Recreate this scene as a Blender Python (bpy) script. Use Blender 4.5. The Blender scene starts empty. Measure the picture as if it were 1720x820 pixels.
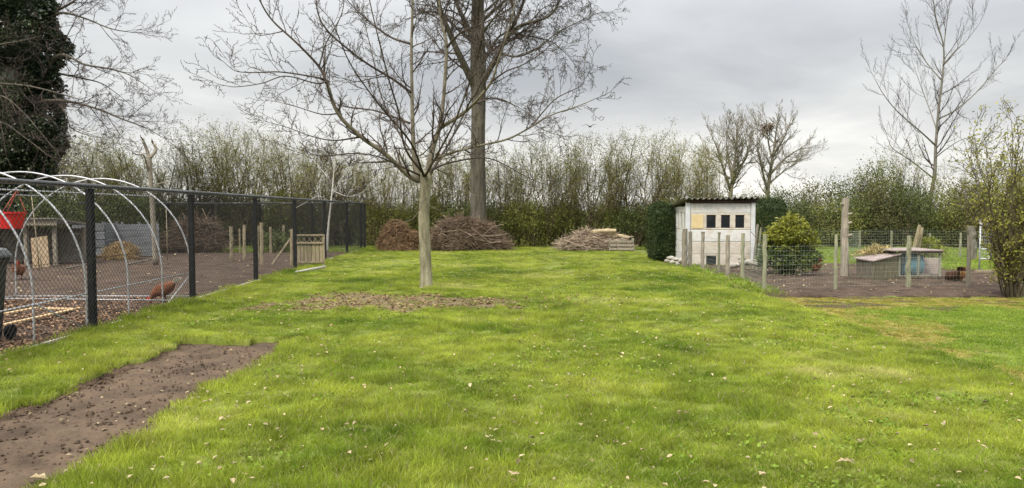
import bpy, math, random
import numpy as np
from mathutils import Vector, Matrix

SC = bpy.context.scene
COL = SC.collection
R = math.radians
random.seed(7)
RNG = np.random.default_rng(11)

# ------------------------------------------------------------------ camera
EYE, FPX, HZ = 1.65, 1240.0, 355.0
PITCH = math.atan((410 - HZ) / FPX)
cam_d = bpy.data.cameras.new('camera')
cam = bpy.data.objects.new('camera', cam_d)
COL.objects.link(cam)
cam.location = (0, 0, EYE)
cam.rotation_euler = (math.pi / 2 - PITCH, 0, 0)
cam_d.sensor_fit = 'HORIZONTAL'
cam_d.sensor_width = 36.0
cam_d.lens = 36.0 * FPX / 1720.0
cam_d.clip_start = 0.05
cam_d.clip_end = 6000
SC.camera = cam

# ------------------------------------------------------------------ world: overcast sky
SUN_EL, SUN_AZ = 52.0, 215.0      # azimuth clockwise from +Y (north)
W = bpy.data.worlds.new('World')
SC.world = W
W.use_nodes = True
nt = W.node_tree
nt.nodes.clear()
out = nt.nodes.new('ShaderNodeOutputWorld')
sky = nt.nodes.new('ShaderNodeTexSky')
sky.sky_type = 'NISHITA'
sky.sun_disc = False
sky.sun_elevation = R(SUN_EL)
sky.sun_rotation = R(SUN_AZ)
sky.air_density, sky.dust_density = 1.0, 2.5
bg1 = nt.nodes.new('ShaderNodeBackground')
bg1.inputs['Strength'].default_value = 0.05
nt.links.new(sky.outputs[0], bg1.inputs['Color'])
tc = nt.nodes.new('ShaderNodeTexCoord')
sep = nt.nodes.new('ShaderNodeSeparateXYZ')
nt.links.new(tc.outputs['Generated'], sep.inputs[0])

def wmath(op, a, b=None, c=None):
    n = nt.nodes.new('ShaderNodeMath'); n.operation = op
    for i, v in enumerate((a, b, c)):
        if v is None: continue
        if isinstance(v, (int, float)): n.inputs[i].default_value = v
        else: nt.links.new(v, n.inputs[i])
    return n.outputs[0]
zc = wmath('MAXIMUM', sep.outputs[2], 0.0)
den = wmath('ADD', zc, 0.13)
cx = wmath('DIVIDE', sep.outputs[0], den)
cy = wmath('DIVIDE', sep.outputs[1], den)
cmb = nt.nodes.new('ShaderNodeCombineXYZ')
nt.links.new(cx, cmb.inputs[0]); nt.links.new(cy, cmb.inputs[1])
nz = nt.nodes.new('ShaderNodeTexNoise')
nz.inputs['Scale'].default_value = 0.75
nz.inputs['Detail'].default_value = 7
nz.inputs['Roughness'].default_value = 0.52
nz.inputs['Distortion'].default_value = 0.35
mp = nt.nodes.new('ShaderNodeMapping')
mp.inputs['Location'].default_value = (3.2, 1.4, 0)
nt.links.new(cmb.outputs[0], mp.inputs[0])
nt.links.new(mp.outputs[0], nz.inputs['Vector'])
rampn = nt.nodes.new('ShaderNodeValToRGB')
cr = rampn.color_ramp
cr.elements[0].position, cr.elements[0].color = 0.33, (0.70, 0.715, 0.745, 1)
cr.elements[1].position, cr.elements[1].color = 0.66, (1.08, 1.08, 1.07, 1)
nt.links.new(nz.outputs[0], rampn.inputs[0])
# luminance by elevation: bright near the horizon, greyer deck above it, thin bright cover overhead
rampe = nt.nodes.new('ShaderNodeValToRGB')
ce = rampe.color_ramp
ce.elements[0].position, ce.elements[0].color = 0.0, (0.46, 0.445, 0.41, 1)
ce.elements[1].position, ce.elements[1].color = 1.0, (1.0, 1.0, 1.02, 1)
for p, c in ((0.08, (0.345, 0.34, 0.327, 1)), (0.18, (0.252, 0.256, 0.258, 1)), (0.36, (0.35, 0.352, 0.356, 1)), (0.65, (0.72, 0.72, 0.73, 1))):
    e = ce.elements.new(p); e.color = c
nt.links.new(zc, rampe.inputs[0])
mul = nt.nodes.new('ShaderNodeMix'); mul.data_type = 'RGBA'; mul.blend_type = 'MULTIPLY'
mul.inputs['Factor'].default_value = 1.0
nt.links.new(rampn.outputs[0], mul.inputs[6]); nt.links.new(rampe.outputs[0], mul.inputs[7])
bg2 = nt.nodes.new('ShaderNodeBackground')
bg2.inputs['Strength'].default_value = 1.0
nt.links.new(mul.outputs[2], bg2.inputs['Color'])
mixs = nt.nodes.new('ShaderNodeMixShader')
mixs.inputs[0].default_value = 0.94
nt.links.new(bg1.outputs[0], mixs.inputs[1]); nt.links.new(bg2.outputs[0], mixs.inputs[2])
nt.links.new(mixs.outputs[0], out.inputs[0])

sun_d = bpy.data.lights.new('sun', 'SUN')
sun_d.energy = 1.5
sun_d.angle = R(18)
sun_d.color = (1.0, 0.95, 0.87)
sun = bpy.data.objects.new('sun', sun_d)
COL.objects.link(sun)
az, el = R(SUN_AZ), R(SUN_EL)
sdir = Vector((math.sin(az) * math.cos(el), math.cos(az) * math.cos(el), math.sin(el)))
sun.rotation_euler = sdir.to_track_quat('Z', 'Y').to_euler()
sun.location = (0, -10, 30)

SC.view_settings.view_transform = 'Standard'
SC.view_settings.look = 'None'
SC.view_settings.gamma = 1.0
SC.view_settings.exposure = 1.55
SC.view_settings.use_curve_mapping = False
SC.render.engine = 'CYCLES'
SC.cycles.max_bounces = 6
SC.cycles.diffuse_bounces = 3
SC.cycles.transmission_bounces = 4
SC.cycles.transparent_max_bounces = 8
SC.cycles.use_denoising = True

# ------------------------------------------------------------------ helpers
def unp(u, v):
    xc, yc = (u - 860) / FPX, (410 - v) / FPX
    c, s = math.cos(PITCH), math.sin(PITCH)
    return np.array([xc, c + yc * s, -s + yc * c])
def G(u, v, z=0.0):
    "ground point seen at a spot of the survey picture"
    d = unp(u, v); t = (z - EYE) / d[2]
    return d[0] * t, d[1] * t
def A(u, v, Y):
    "point at distance Y"
    d = unp(u, v); t = Y / d[1]
    return np.array([d[0] * t, Y, EYE + d[2] * t])

class MB:
    def __init__(s): s.V = []; s.F = []; s.n = 0
    def add(s, verts, faces):
        verts = np.asarray(verts, float).reshape(-1, 3)
        faces = np.asarray(faces, np.int64)
        s.V.append(verts); s.F.append(faces + s.n); s.n += len(verts)
        return s
    def box(s, c, size, rz=0.0, M=None, jit=0.0):
        x, y, z = np.array(size) / 2
        v = np.array([[-x,-y,-z],[x,-y,-z],[x,y,-z],[-x,y,-z],[-x,-y,z],[x,-y,z],[x,y,z],[-x,y,z]], float)
        if jit: v += RNG.normal(0, jit, v.shape)
        if M is not None: v = v @ np.array(M).T
        if rz:
            a, b = math.cos(rz), math.sin(rz)
            v = np.stack([v[:,0]*a - v[:,1]*b, v[:,0]*b + v[:,1]*a, v[:,2]], 1)
        return s.add(v + np.array(c), [[0,3,2,1],[4,5,6,7],[0,1,5,4],[1,2,6,5],[2,3,7,6],[3,0,4,7]])
    def box2(s, a, b):
        a = np.array(a, float); b = np.array(b, float)
        return s.box((a + b) / 2, np.abs(b - a))
    def beam(s, p0, p1, w, h, up=(0,0,1)):
        p0 = np.array(p0, float); p1 = np.array(p1, float)
        d = p1 - p0; L = np.linalg.norm(d); d /= L
        x = np.cross(d, up); x /= max(1e-6, np.linalg.norm(x)); z = np.cross(x, d)
        M = np.stack([x, d, z], 1)
        return s.box((p0 + p1) / 2, (w, L, h), M=M)
    def tube(s, pts, rad, n=8, caps=True, jit=0.0):
        pts = np.asarray(pts, float); m = len(pts)
        rad = np.broadcast_to(np.asarray(rad, float), (m,))
        T = np.gradient(pts, axis=0); T /= np.linalg.norm(T, axis=1)[:, None] + 1e-9
        ref = np.array([0, 0, 1.0]) if abs(T[0, 2]) < .9 else np.array([1.0, 0, 0])
        X = np.cross(T, ref); X /= np.linalg.norm(X, axis=1)[:, None] + 1e-9
        for i in range(1, m):                      # keep the frame from flipping
            x = X[i-1] - T[i] * (X[i-1] @ T[i]); X[i] = x / (np.linalg.norm(x) + 1e-9)
        Y = np.cross(T, X)
        a = np.arange(n) * 2 * math.pi / n
        rr = rad[:, None] * (1 + (RNG.normal(0, jit, (m, n)) if jit else 0))
        v = pts[:, None] + rr[..., None] * (np.cos(a)[None, :, None] * X[:, None] + np.sin(a)[None, :, None] * Y[:, None])
        i = np.arange(m - 1)[:, None] * n; j = np.arange(n)[None]; k = (j + 1) % n
        f = np.stack([i + j, i + k, i + n + k, i + n + j], -1).reshape(-1, 4)
        s.add(v.reshape(-1, 3), f)
        if caps and n > 3:
            b = s.n - m * n
            c0 = s.n; s.V.append(pts[[0, -1]]); s.n += 2
            jj = np.arange(n); kk = (jj + 1) % n
            s.F.append(np.stack([np.full(n, c0), b + kk, b + jj], 1))
            s.F.append(np.stack([np.full(n, c0 + 1), b + (m-1)*n + jj, b + (m-1)*n + kk], 1))
        return s
    def sticks(s, P0, P1, r0, r1, n=3):
        P0 = np.asarray(P0, float).reshape(-1, 3); P1 = np.asarray(P1, float).reshape(-1, 3); N = len(P0)
        if N == 0: return s
        r0 = np.broadcast_to(np.asarray(r0, float), (N,)); r1 = np.broadcast_to(np.asarray(r1, float), (N,))
        D = P1 - P0; D /= np.linalg.norm(D, axis=1)[:, None] + 1e-9
        ref = np.where(np.abs(D[:, 2:3]) < .9, np.array([[0, 0, 1.0]]), np.array([[1.0, 0, 0]]))
        X = np.cross(D, ref); X /= np.linalg.norm(X, axis=1)[:, None] + 1e-9; Y = np.cross(D, X)
        a = np.arange(n) * 2 * math.pi / n
        o = np.cos(a)[None, :, None] * X[:, None] + np.sin(a)[None, :, None] * Y[:, None]
        v = np.concatenate([P0[:, None] + o * r0[:, None, None], P1[:, None] + o * r1[:, None, None]], 1)
        b = np.arange(N)[:, None] * 2 * n; j = np.arange(n)[None]; k = (j + 1) % n
        f = np.stack([b + j, b + k, b + n + k, b + n + j], -1).reshape(-1, 4)
        return s.add(v.reshape(-1, 3), f)
    def leaves(s, P, size, up=0.3, asp=0.55, D=None, fold=0.15, jit=.35):
        "diamond leaves, folded on the midrib"
        P = np.asarray(P, float); N = len(P)
        if N == 0: return s
        d = RNG.normal(0, 1, (N, 3)) if D is None else np.asarray(D, float) + RNG.normal(0, .45, (N, 3))
        d /= np.linalg.norm(d, axis=1)[:, None] + 1e-9
        nrm = RNG.normal(0, 1, (N, 3)); nrm[:, 2] = np.abs(nrm[:, 2]) + up
        x = np.cross(d, nrm); x /= np.linalg.norm(x, axis=1)[:, None] + 1e-9
        nn = np.cross(x, d)
        sz = size * (1 + RNG.uniform(-jit, jit, N))[:, None]
        v = np.stack([P, P + d*sz*.5 + x*sz*asp*.5 + nn*sz*fold, P + d*sz, P + d*sz*.5 - x*sz*asp*.5 + nn*sz*fold], 1)
        b = np.arange(N)[:, None] * 4
        f = np.concatenate([b + np.array([[0, 1, 2]]), b + np.array([[0, 2, 3]])], 0)
        return s.add(v.reshape(-1, 3), f)
    def loft(s, rings, n=12):
        "rings: (centre, axis1, axis2) closed by end caps"
        m = len(rings); a = np.arange(n) * 2 * math.pi / n
        v = np.concatenate([np.array(c)[None] + np.cos(a)[:, None]*np.array(x)[None] + np.sin(a)[:, None]*np.array(y)[None] for c, x, y in rings])
        i = np.arange(m - 1)[:, None] * n; j = np.arange(n)[None]; k = (j + 1) % n
        s.add(v, np.stack([i + j, i + k, i + n + k, i + n + j], -1).reshape(-1, 4))
        b = s.n - m * n; c0 = s.n
        s.V.append(np.array([rings[0][0], rings[-1][0]], float)); s.n += 2
        jj = np.arange(n); kk = (jj + 1) % n
        s.F.append(np.stack([np.full(n, c0), b + kk, b + jj], 1))
        s.F.append(np.stack([np.full(n, c0 + 1), b + (m-1)*n + jj, b + (m-1)*n + kk], 1))
        return s
    def mesh(s, name, off=(0, 0, 0), smooth=False):
        me = bpy.data.meshes.new(name)
        V = np.concatenate(s.V) - np.array(off, float)
        me.vertices.add(len(V)); me.vertices.foreach_set('co', V.astype(np.float32).ravel())
        cnt = np.concatenate([np.full(len(f), f.shape[1]) for f in s.F if len(f)])
        idx = np.concatenate([f.ravel() for f in s.F if len(f)])
        me.loops.add(len(idx)); me.loops.foreach_set('vertex_index', idx.astype(np.int32))
        me.polygons.add(len(cnt))
        st = np.concatenate([[0], np.cumsum(cnt)[:-1]])
        me.polygons.foreach_set('loop_start', st.astype(np.int32))
        me.polygons.foreach_set('use_smooth', np.full(len(cnt), bool(smooth)))
        me.update(calc_edges=True); me.validate()
        return me

def link(name, me, m=None):
    o = bpy.data.objects.new(name, me); COL.objects.link(o)
    if m is not None: me.materials.append(m)
    return o
def tag(o, label=None, cat=None, group=None, kind=None):
    if label: o['label'] = label
    if cat: o['category'] = cat
    if group: o['group'] = group
    if kind: o['kind'] = kind
    return o
def thing(name, label, cat, loc, group=None):
    o = bpy.data.objects.new(name, None); COL.objects.link(o)
    o.empty_display_size = .2
    o.location = loc
    return tag(o, label, cat, group)
def part(name, mb, m, parent, smooth=False, bevel=0.0, kind=None, label=None):
    "child mesh; mb is in world coordinates when the parent is unrotated"
    off = np.array(parent.matrix_basis.translation)
    q = parent.parent
    while q is not None:
        off = off + np.array(q.matrix_basis.translation); q = q.parent
    o = link(name, mb.mesh(name, off, smooth), m)
    o.parent = parent
    if bevel:
        b = o.modifiers.new('bevel', 'BEVEL'); b.width = bevel; b.segments = 1; b.limit_method = 'ANGLE'
    if kind: o['kind'] = kind
    if label: o['label'] = label
    return o
def solo(name, mb, m, loc, label, cat, group=None, smooth=False, bevel=0.0, kind=None):
    o = link(name, mb.mesh(name, loc, smooth), m)
    o.location = loc
    if bevel:
        b = o.modifiers.new('bevel', 'BEVEL'); b.width = bevel; b.segments = 1; b.limit_method = 'ANGLE'
    return tag(o, label, cat, group, kind)
def dup(root, loc, rz=0.0, sc=1.0, label=None):
    r = root.copy(); COL.objects.link(r)
    r.location = loc; r.rotation_euler = (0, 0, rz)
    r.scale = (sc, sc, sc) if isinstance(sc, (int, float)) else sc
    if label: r['label'] = label
    for ch in list(root.children):
        c = ch.copy(); COL.objects.link(c); c.parent = r
        for g in list(ch.children):
            d = g.copy(); COL.objects.link(d); d.parent = c
    return r

def catmull(P, k=6):
    P = np.asarray(P, float); Q = np.concatenate([[2*P[0]-P[1]], P, [2*P[-1]-P[-2]]]); o = []
    for i in range(1, len(Q) - 2):
        for t in np.arange(k) / k:
            a, b, c, d = Q[i-1], Q[i], Q[i+1], Q[i+2]
            o.append(.5*((2*b) + (c-a)*t + (2*a-5*b+4*c-d)*t*t + (3*b-a-3*c+d)*t**3))
    o.append(P[-1])
    return np.array(o)

# ------------------------------------------------------------------ materials
def mat(name, c1, c2, scale=6.0, rough=.85, bump=0.0, transl=0.0, spec=.25, metal=0.0, detail=5.0,
        stretch=(1, 1, 1), island=0.0, c3=None, lo=.35, hi=.65, objvar=0.0, bscale=None, coord='Object', mottle=None):
    m = bpy.data.materials.new(name); m.use_nodes = True
    t = m.node_tree; N = t.nodes; L = t.links
    bs = N['Principled BSDF']; mo = N['Material Output']
    tc = N.new('ShaderNodeTexCoord'); mp = N.new('ShaderNodeMapping'); mp.inputs['Scale'].default_value = stretch
    if coord == 'World':
        ge = N.new('ShaderNodeNewGeometry'); L.new(ge.outputs['Position'], mp.inputs[0])
    else:
        L.new(tc.outputs[coord], mp.inputs[0])
    nz = N.new('ShaderNodeTexNoise'); nz.inputs['Scale'].default_value = scale; nz.inputs['Detail'].default_value = detail
    nz.inputs['Roughness'].default_value = .62
    L.new(mp.outputs[0], nz.inputs['Vector'])
    rp = N.new('ShaderNodeValToRGB'); L.new(nz.outputs[0], rp.inputs[0])
    rp.color_ramp.elements[0].position = lo; rp.color_ramp.elements[1].position = hi
    rp.color_ramp.elements[0].color = (*c1, 1); rp.color_ramp.elements[1].color = (*c2, 1)
    if c3 is not None:
        e = rp.color_ramp.elements.new(min(.98, hi + .12)); e.color = (*c3, 1)
    col = rp.outputs[0]
    def vary(src, amt, col):
        mr = N.new('ShaderNodeMapRange'); mr.inputs[3].default_value = 1 - amt; mr.inputs[4].default_value = 1 + amt
        L.new(src, mr.inputs[0])
        mx = N.new('ShaderNodeMix'); mx.data_type = 'RGBA'; mx.blend_type = 'MULTIPLY'; mx.inputs['Factor'].default_value = 1
        L.new(col, mx.inputs[6]); L.new(mr.outputs[0], mx.inputs[7])
        return mx.outputs[2]
    if mottle:
        n3 = N.new('ShaderNodeTexNoise'); n3.inputs['Scale'].default_value = mottle[0]; n3.inputs['Detail'].default_value = 4
        L.new(mp.outputs[0], n3.inputs['Vector'])
        mr0 = N.new('ShaderNodeMapRange'); mr0.inputs[1].default_value = .3; mr0.inputs[2].default_value = .7; L.new(n3.outputs[0], mr0.inputs[0])
        col = vary(mr0.outputs[0], mottle[1], col)
    if island:
        g = N.new('ShaderNodeNewGeometry'); col = vary(g.outputs['Random Per Island'], island, col)
    if objvar:
        oi = N.new('ShaderNodeObjectInfo'); col = vary(oi.outputs['Random'], objvar, col)
    L.new(col, bs.inputs['Base Color'])
    bs.inputs['Roughness'].default_value = rough
    bs.inputs['Specular IOR Level'].default_value = spec
    bs.inputs['Metallic'].default_value = metal
    if bump:
        n2 = N.new('ShaderNodeTexNoise'); n2.inputs['Scale'].default_value = bscale or scale * 3
        n2.inputs['Detail'].default_value = 6
        L.new(mp.outputs[0], n2.inputs['Vector'])
        bp = N.new('ShaderNodeBump'); bp.inputs['Strength'].default_value = 1.0; bp.inputs['Distance'].default_value = bump
        L.new(n2.outputs[0], bp.inputs['Height']); L.new(bp.outputs[0], bs.inputs['Normal'])
    if transl:
        tr = N.new('ShaderNodeBsdfTranslucent'); L.new(col, tr.inputs['Color'])
        ms = N.new('ShaderNodeMixShader'); ms.inputs[0].default_value = transl
        L.new(bs.outputs[0], ms.inputs[1]); L.new(tr.outputs[0], ms.inputs[2]); L.new(ms.outputs[0], mo.inputs[0])
    return m

M = {}
M['thatch'] = mat('lawn_thatch', (.10, .135, .014), (.18, .20, .04), 1.3, .95, .012, c3=(.16, .14, .06), coord='World', bscale=30)
M['turf_edge'] = mat('turf_edge', (.05, .035, .022), (.10, .07, .04), 9, .95, .02)
M['mown'] = mat('mown_grass_floor', (.10, .13, .025), (.16, .18, .04), 2.2, .95, .01, coord='World', bscale=40)
M['moss'] = mat('yellow_moss', (.15, .14, .028), (.24, .195, .045), 2.2, .95, .015, coord='World', bscale=30, c3=(.10, .07, .04), hi=.6)
M['weed'] = mat('weed_leaf', (.12, .20, .015), (.24, .32, .04), 3, .6, 0, .3, .3, coord='World', island=.3)
M['moss_tuft'] = mat('moss_tuft', (.15, .16, .022), (.31, .26, .05), 1.6, .9, 0, .3, .1, coord='World', island=.3, c3=(.22, .15, .07), mottle=(5, .25))
M['soil'] = mat('bare_soil', (.052, .036, .023), (.135, .093, .060), 2.2, .95, .045, coord='World', bscale=14, c3=(.16, .115, .08), lo=.3, hi=.68)
M['clod'] = mat('clod', (.042, .029, .019), (.10, .07, .046), 6, .95, .02, island=.4)
M['bare'] = mat('trodden_earth', (.11, .085, .04), (.20, .15, .085), 4, .95, .02, coord='World', bscale=20)
M['run_soil'] = mat('run_soil', (.048, .032, .022), (.098, .066, .046), 1.8, .95, .03, coord='World', bscale=12, c3=(.16, .11, .07))
M['pen_soil'] = mat('pen_soil', (.042, .028, .019), (.095, .064, .043), 2.4, .95, .04, coord='World', bscale=9, c3=(.12, .085, .06))
M['field'] = mat('field_grass', (.07, .12, .02), (.11, .17, .03), .25, .95, 0, coord='World')
M['grass'] = mat('grass_blades', (.112, .186, .010), (.362, .415, .052), .42, .55, 0, .52, .25, coord='World', island=.28, objvar=.22, c3=(.52, .49, .19), lo=.36, hi=.58, detail=8, mottle=(2.6, .28))
M['grass_mown'] = mat('grass_blades_short', (.15, .24, .018), (.27, .355, .045), 1.1, .6, 0, .4, .2, coord='World', island=.25, objvar=.15)
M['straw_blade'] = mat('dead_grass', (.30, .25, .13), (.42, .36, .21), 9, .8, 0, .3, .1, island=.3)
M['dry_leaf'] = mat('dry_leaf', (.23, .165, .08), (.45, .38, .24), 14, .75, 0, .15, .2, island=.5)
M['litter'] = mat('leaf_litter', (.14, .09, .045), (.29, .20, .115), 9, .85, 0, .1, .1, island=.5)
M['chip'] = mat('wood_chip', (.13, .075, .045), (.33, .21, .13), 12, .85, 0, 0, .1, island=.55)
M['stone'] = mat('pale_stone', (.26, .235, .20), (.42, .39, .34), 9, .85, .01, objvar=.2)
M['bark_walnut'] = mat('bark_walnut', (.13, .115, .07), (.33, .30, .20), 9, .9, .03, stretch=(1, 1, .28), c3=(.22, .23, .11), lo=.3, hi=.6, bscale=34, mottle=(2.2, .25))
M['limb_walnut'] = mat('limb_walnut', (.10, .085, .058), (.20, .175, .12), 6, .9, .01, c3=(.15, .145, .08))
M['twig_walnut'] = mat('twig_walnut', (.045, .034, .028), (.085, .066, .05), 5, .8, island=.2)
M['bark_big'] = mat('bark_big', (.055, .047, .036), (.125, .11, .085), 6, .95, .03, stretch=(1, 1, .2), c3=(.16, .155, .085), bscale=14)
M['twig_big'] = mat('twig_big', (.045, .034, .028), (.08, .062, .05), 4, .9, island=.2)
M['bark_grey'] = mat('bark_grey', (.11, .10, .08), (.20, .185, .15), 6, .9, .01, stretch=(1, 1, .4))
M['bark_birch'] = mat('bark_birch', (.38, .36, .32), (.55, .53, .48), 7, .8, .005, stretch=(1, 1, 3), c3=(.08, .07, .06))
M['hedge_stem'] = mat('hedge_stem', (.065, .052, .032), (.145, .118, .07), 5, .9, island=.25, objvar=.2)
M['twig_far'] = mat('twig_far', (.13, .112, .08), (.22, .195, .14), 4, .9, island=.2)
M['hedge_leaf'] = mat('hedge_leaf', (.15, .16, .034), (.30, .29, .08), .8, .6, 0, .4, .3, island=.4, objvar=.32)
M['bush_leaf'] = mat('bush_leaf', (.12, .145, .026), (.235, .24, .055), 1.5, .6, 0, .3, .3, island=.4, objvar=.25)
M['bush_dark'] = mat('bush_dark_leaf', (.055, .08, .018), (.12, .145, .038), 1.5, .55, 0, .2, .3, island=.4, objvar=.25)
M['bush_red'] = mat('bush_reddish_leaf', (.08, .08, .025), (.15, .14, .05), 1.5, .6, 0, .2, .3, island=.4, objvar=.2)
M['yew'] = mat('clipped_conifer', (.016, .032, .008), (.052, .072, .018), 3, .6, 0, .1, .3, island=.45)
M['ivy'] = mat('ivy_leaf', (.012, .024, .010), (.045, .062, .024), 1.2, .4, 0, .1, .45, island=.5)
M['ivy_light'] = mat('ivy_leaf_light', (.05, .07, .028), (.09, .11, .045), 3, .4, 0, .1, .45, island=.5)
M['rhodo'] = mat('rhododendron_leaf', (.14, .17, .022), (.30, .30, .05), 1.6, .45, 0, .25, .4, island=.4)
M['rhodo_shade'] = mat('rhododendron_leaf_shade', (.055, .085, .018), (.12, .15, .035), 1.6, .45, 0, .2, .4, island=.4)  # darker leaf copy for the low lobes: shade put into the colour
M['shrub_leaf'] = mat('shrub_leaf', (.20, .21, .035), (.36, .34, .075), 2, .5, 0, .4, .3, island=.4)
M['concrete'] = mat('concrete_panel', (.36, .35, .325), (.58, .575, .55), 2.1, .9, .004, c3=(.50, .47, .41), objvar=.08, lo=.2, hi=.5, bscale=30)
M['concrete_warm'] = mat('concrete_panel_stained', (.33, .29, .23), (.56, .51, .43), 1.9, .9, .004, c3=(.40, .35, .28), objvar=.08, lo=.2, hi=.52, bscale=30)
M['concrete_col'] = mat('concrete_column', (.47, .48, .48), (.60, .61, .61), 3, .9, .003)
M['glass'] = mat('dark_pane', (.012, .014, .018), (.02, .023, .03), 3, .12, 0, 0, .5)
M['yellow'] = mat('yellow_board', (.54, .42, .21), (.64, .52, .29), 3, .8)
M['trim_and_shade'] = mat('dark_trim_and_shade', (.035, .022, .017), (.07, .045, .035), 5, .9, .003, stretch=(.3, 3, 3))  # dark trim wood, also the painted shadow band below the roof
M['roofing'] = mat('fibre_cement', (.11, .10, .085), (.24, .22, .19), 5, .95, .006, c3=(.10, .11, .055))
M['galv'] = mat('galvanised_tube', (.30, .31, .32), (.50, .51, .52), 12, .42, 0, 0, .5, metal=.35)
M['galv_dull'] = mat('galvanised_dull', (.36, .38, .39), (.50, .52, .53), 10, .55, 0, 0, .4, metal=.3)
M['black'] = mat('black_coating', (.005, .0055, .0055), (.012, .0125, .0125), 9, .7, 0, 0, .15)
M['wire_black'] = mat('coated_wire', (.008, .0085, .0085), (.02, .021, .02), 9, .5, 0, 0, .3)
M['rail_glint'] = mat('rail_coating_glint', (.035, .036, .037), (.08, .082, .084), 9, .22, 0, 0, .5)  # paler than the posts: the rail's top glint is put into the colour
M['wire_green'] = mat('green_wire', (.15, .19, .15), (.24, .27, .22), 9, .5, 0, 0, .4)
M['post_green'] = mat('treated_post', (.16, .165, .10), (.29, .285, .19), 9, .9, .004, stretch=(3, 3, .4), objvar=.2)
M['post_grey'] = mat('weathered_post', (.17, .145, .11), (.31, .275, .215), 9, .9, .008, stretch=(3, 3, .35), c3=(.2, .2, .12), objvar=.2)
M['timber'] = mat('pale_timber', (.20, .165, .10), (.34, .285, .185), 8, .85, .003, stretch=(3, 3, .4), objvar=.15)
M['plank_yellow'] = mat('fresh_plank', (.50, .34, .17), (.66, .49, .28), 8, .8, .003)
M['plank_grey'] = mat('grey_boards', (.10, .105, .11), (.175, .182, .19), 6, .85, .004, stretch=(.4, 3, 3), objvar=.15)
M['panel_tan'] = mat('bleached_panel', (.22, .155, .095), (.33, .25, .16), 5, .85, .004)
M['shelter'] = mat('shelter_wood', (.12, .11, .09), (.22, .20, .165), 6, .9, .004, objvar=.15)
M['red'] = mat('red_plastic', (.55, .012, .012), (.66, .02, .018), 4, .35, 0, .1, .5)
M['rope'] = mat('red_cord', (.38, .09, .07), (.5, .14, .11), 20, .9)
M['blue'] = mat('blue_plastic', (.08, .25, .30), (.18, .40, .45), 3, .45, 0, 0, .4)
M['bin'] = mat('black_bin', (.014, .016, .016), (.03, .032, .033), 6, .4, 0, 0, .45)
M['bin_lid'] = mat('grey_bin_lid', (.09, .095, .10), (.16, .165, .17), 6, .5)
M['straw'] = mat('straw', (.34, .27, .11), (.50, .42, .20), 9, .9, 0, .2, .1, island=.4)
M['hay'] = mat('brown_hay', (.22, .15, .07), (.38, .27, .14), 9, .9, 0, .1, .1, island=.4)
M['brush'] = mat('brushwood', (.10, .068, .046), (.22, .16, .11), 6, .9, island=.45)
M['brush_pale'] = mat('brushwood_pale', (.25, .19, .135), (.40, .32, .24), 6, .9, island=.4)
M['conifer_dead'] = mat('dead_conifer', (.13, .08, .045), (.27, .18, .105), 7, .9, 0, .1, .1, island=.45)
M['compost'] = mat('heap_core', (.05, .033, .024), (.10, .07, .05), 6, .95, .03)
M['log'] = mat('cut_log', (.28, .22, .13), (.44, .36, .22), 7, .9, .01, stretch=(.4, 2, 2))
M['roof_felt'] = mat('hutch_lid', (.20, .155, .14), (.34, .28, .255), 7, .8, .004, c3=(.45, .43, .41))
M['hutch'] = mat('hutch_board', (.09, .075, .058), (.19, .165, .125), 6, .9, .004, stretch=(3, 3, .6), c3=(.2, .21, .11))
M['panel_pink'] = mat('pinkish_board', (.26, .20, .17), (.40, .33, .28), 4, .9, .004)
M['hutch_green'] = mat('hutch_board_mossy', (.10, .09, .06), (.19, .175, .105), 5, .9, .004, stretch=(3, 3, .6), c3=(.2, .22, .10))
M['feather_red'] = mat('feather_chestnut', (.11, .038, .016), (.23, .09, .04), 22, .8, .004, stretch=(1, 1, 1))
M['feather_dark'] = mat('feather_dark', (.045, .022, .012), (.10, .05, .028), 22, .8, .004)
M['feather_ginger'] = mat('feather_ginger', (.26, .125, .04), (.42, .225, .085), 22, .8, .004)
M['feather_white'] = mat('feather_pale', (.50, .45, .38), (.68, .63, .56), 22, .8)
M['comb'] = mat('comb_red', (.5, .025, .02), (.6, .04, .03), 9, .6)
M['leg_yellow'] = mat('hen_leg', (.45, .33, .12), (.55, .42, .18), 9, .7)
M['bird'] = mat('bird_grey', (.06, .06, .065), (.12, .12, .125), 9, .8)

# ------------------------------------------------------------------ ground
def fence_x(y): return -(5.5 + .03 * y)
def bumps(x, y, a=.02):
    return a * (np.sin(1.31*x + .7*y + 1) * .5 + np.sin(2.3*x - 1.9*y) * .3 + np.sin(.45*x + .8*y + 2) * .8
                + .35 * np.sin(5.1*x + 3.7*y) + .3 * np.sin(4.2*y - 6.3*x + .5))
PATH = (-4.22, -2.80, 9.5)                      # x0, x1, far end
EDGE = 5.05                                       # right edge of the long lawn
def path_in(x, y, g=0.0):
    w = .06 * np.sin(3.1 * y) + .045 * np.sin(7.7 * y + 1) + .02 * np.sin(17 * y)
    w2 = .12 * np.sin(2.3 * y + 2) + .07 * np.sin(6.1 * y) + .03 * np.sin(19 * y)
    e = .06 * np.sin(4 * x) + .04 * np.sin(11 * x)
    return (x > PATH[0] + w - g) & (x < PATH[1] + .05 + w2 * .4 + g + .01 * (y - 7)) & (y < PATH[2] + e + g)
def lawn_in(x, y, g=0.0):
    w = .07 * np.sin(1.7 * y) + .05 * np.sin(4.9 * y + 1) + .025 * np.sin(13 * y)
    return (x > fence_x(y) + .02 - g) & (x < EDGE + w + g) & (y < 33.6) & ~path_in(x, y, -g)
def lawn_z(x, y):
    e = np.clip((EDGE - x) / .5, 0, 1)
    return bumps(x, y, .018) - .05 * (1 - e) ** 2
def soil_z(x, y, base): return base + bumps(x * 1.7, y * 1.7, .012)

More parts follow.
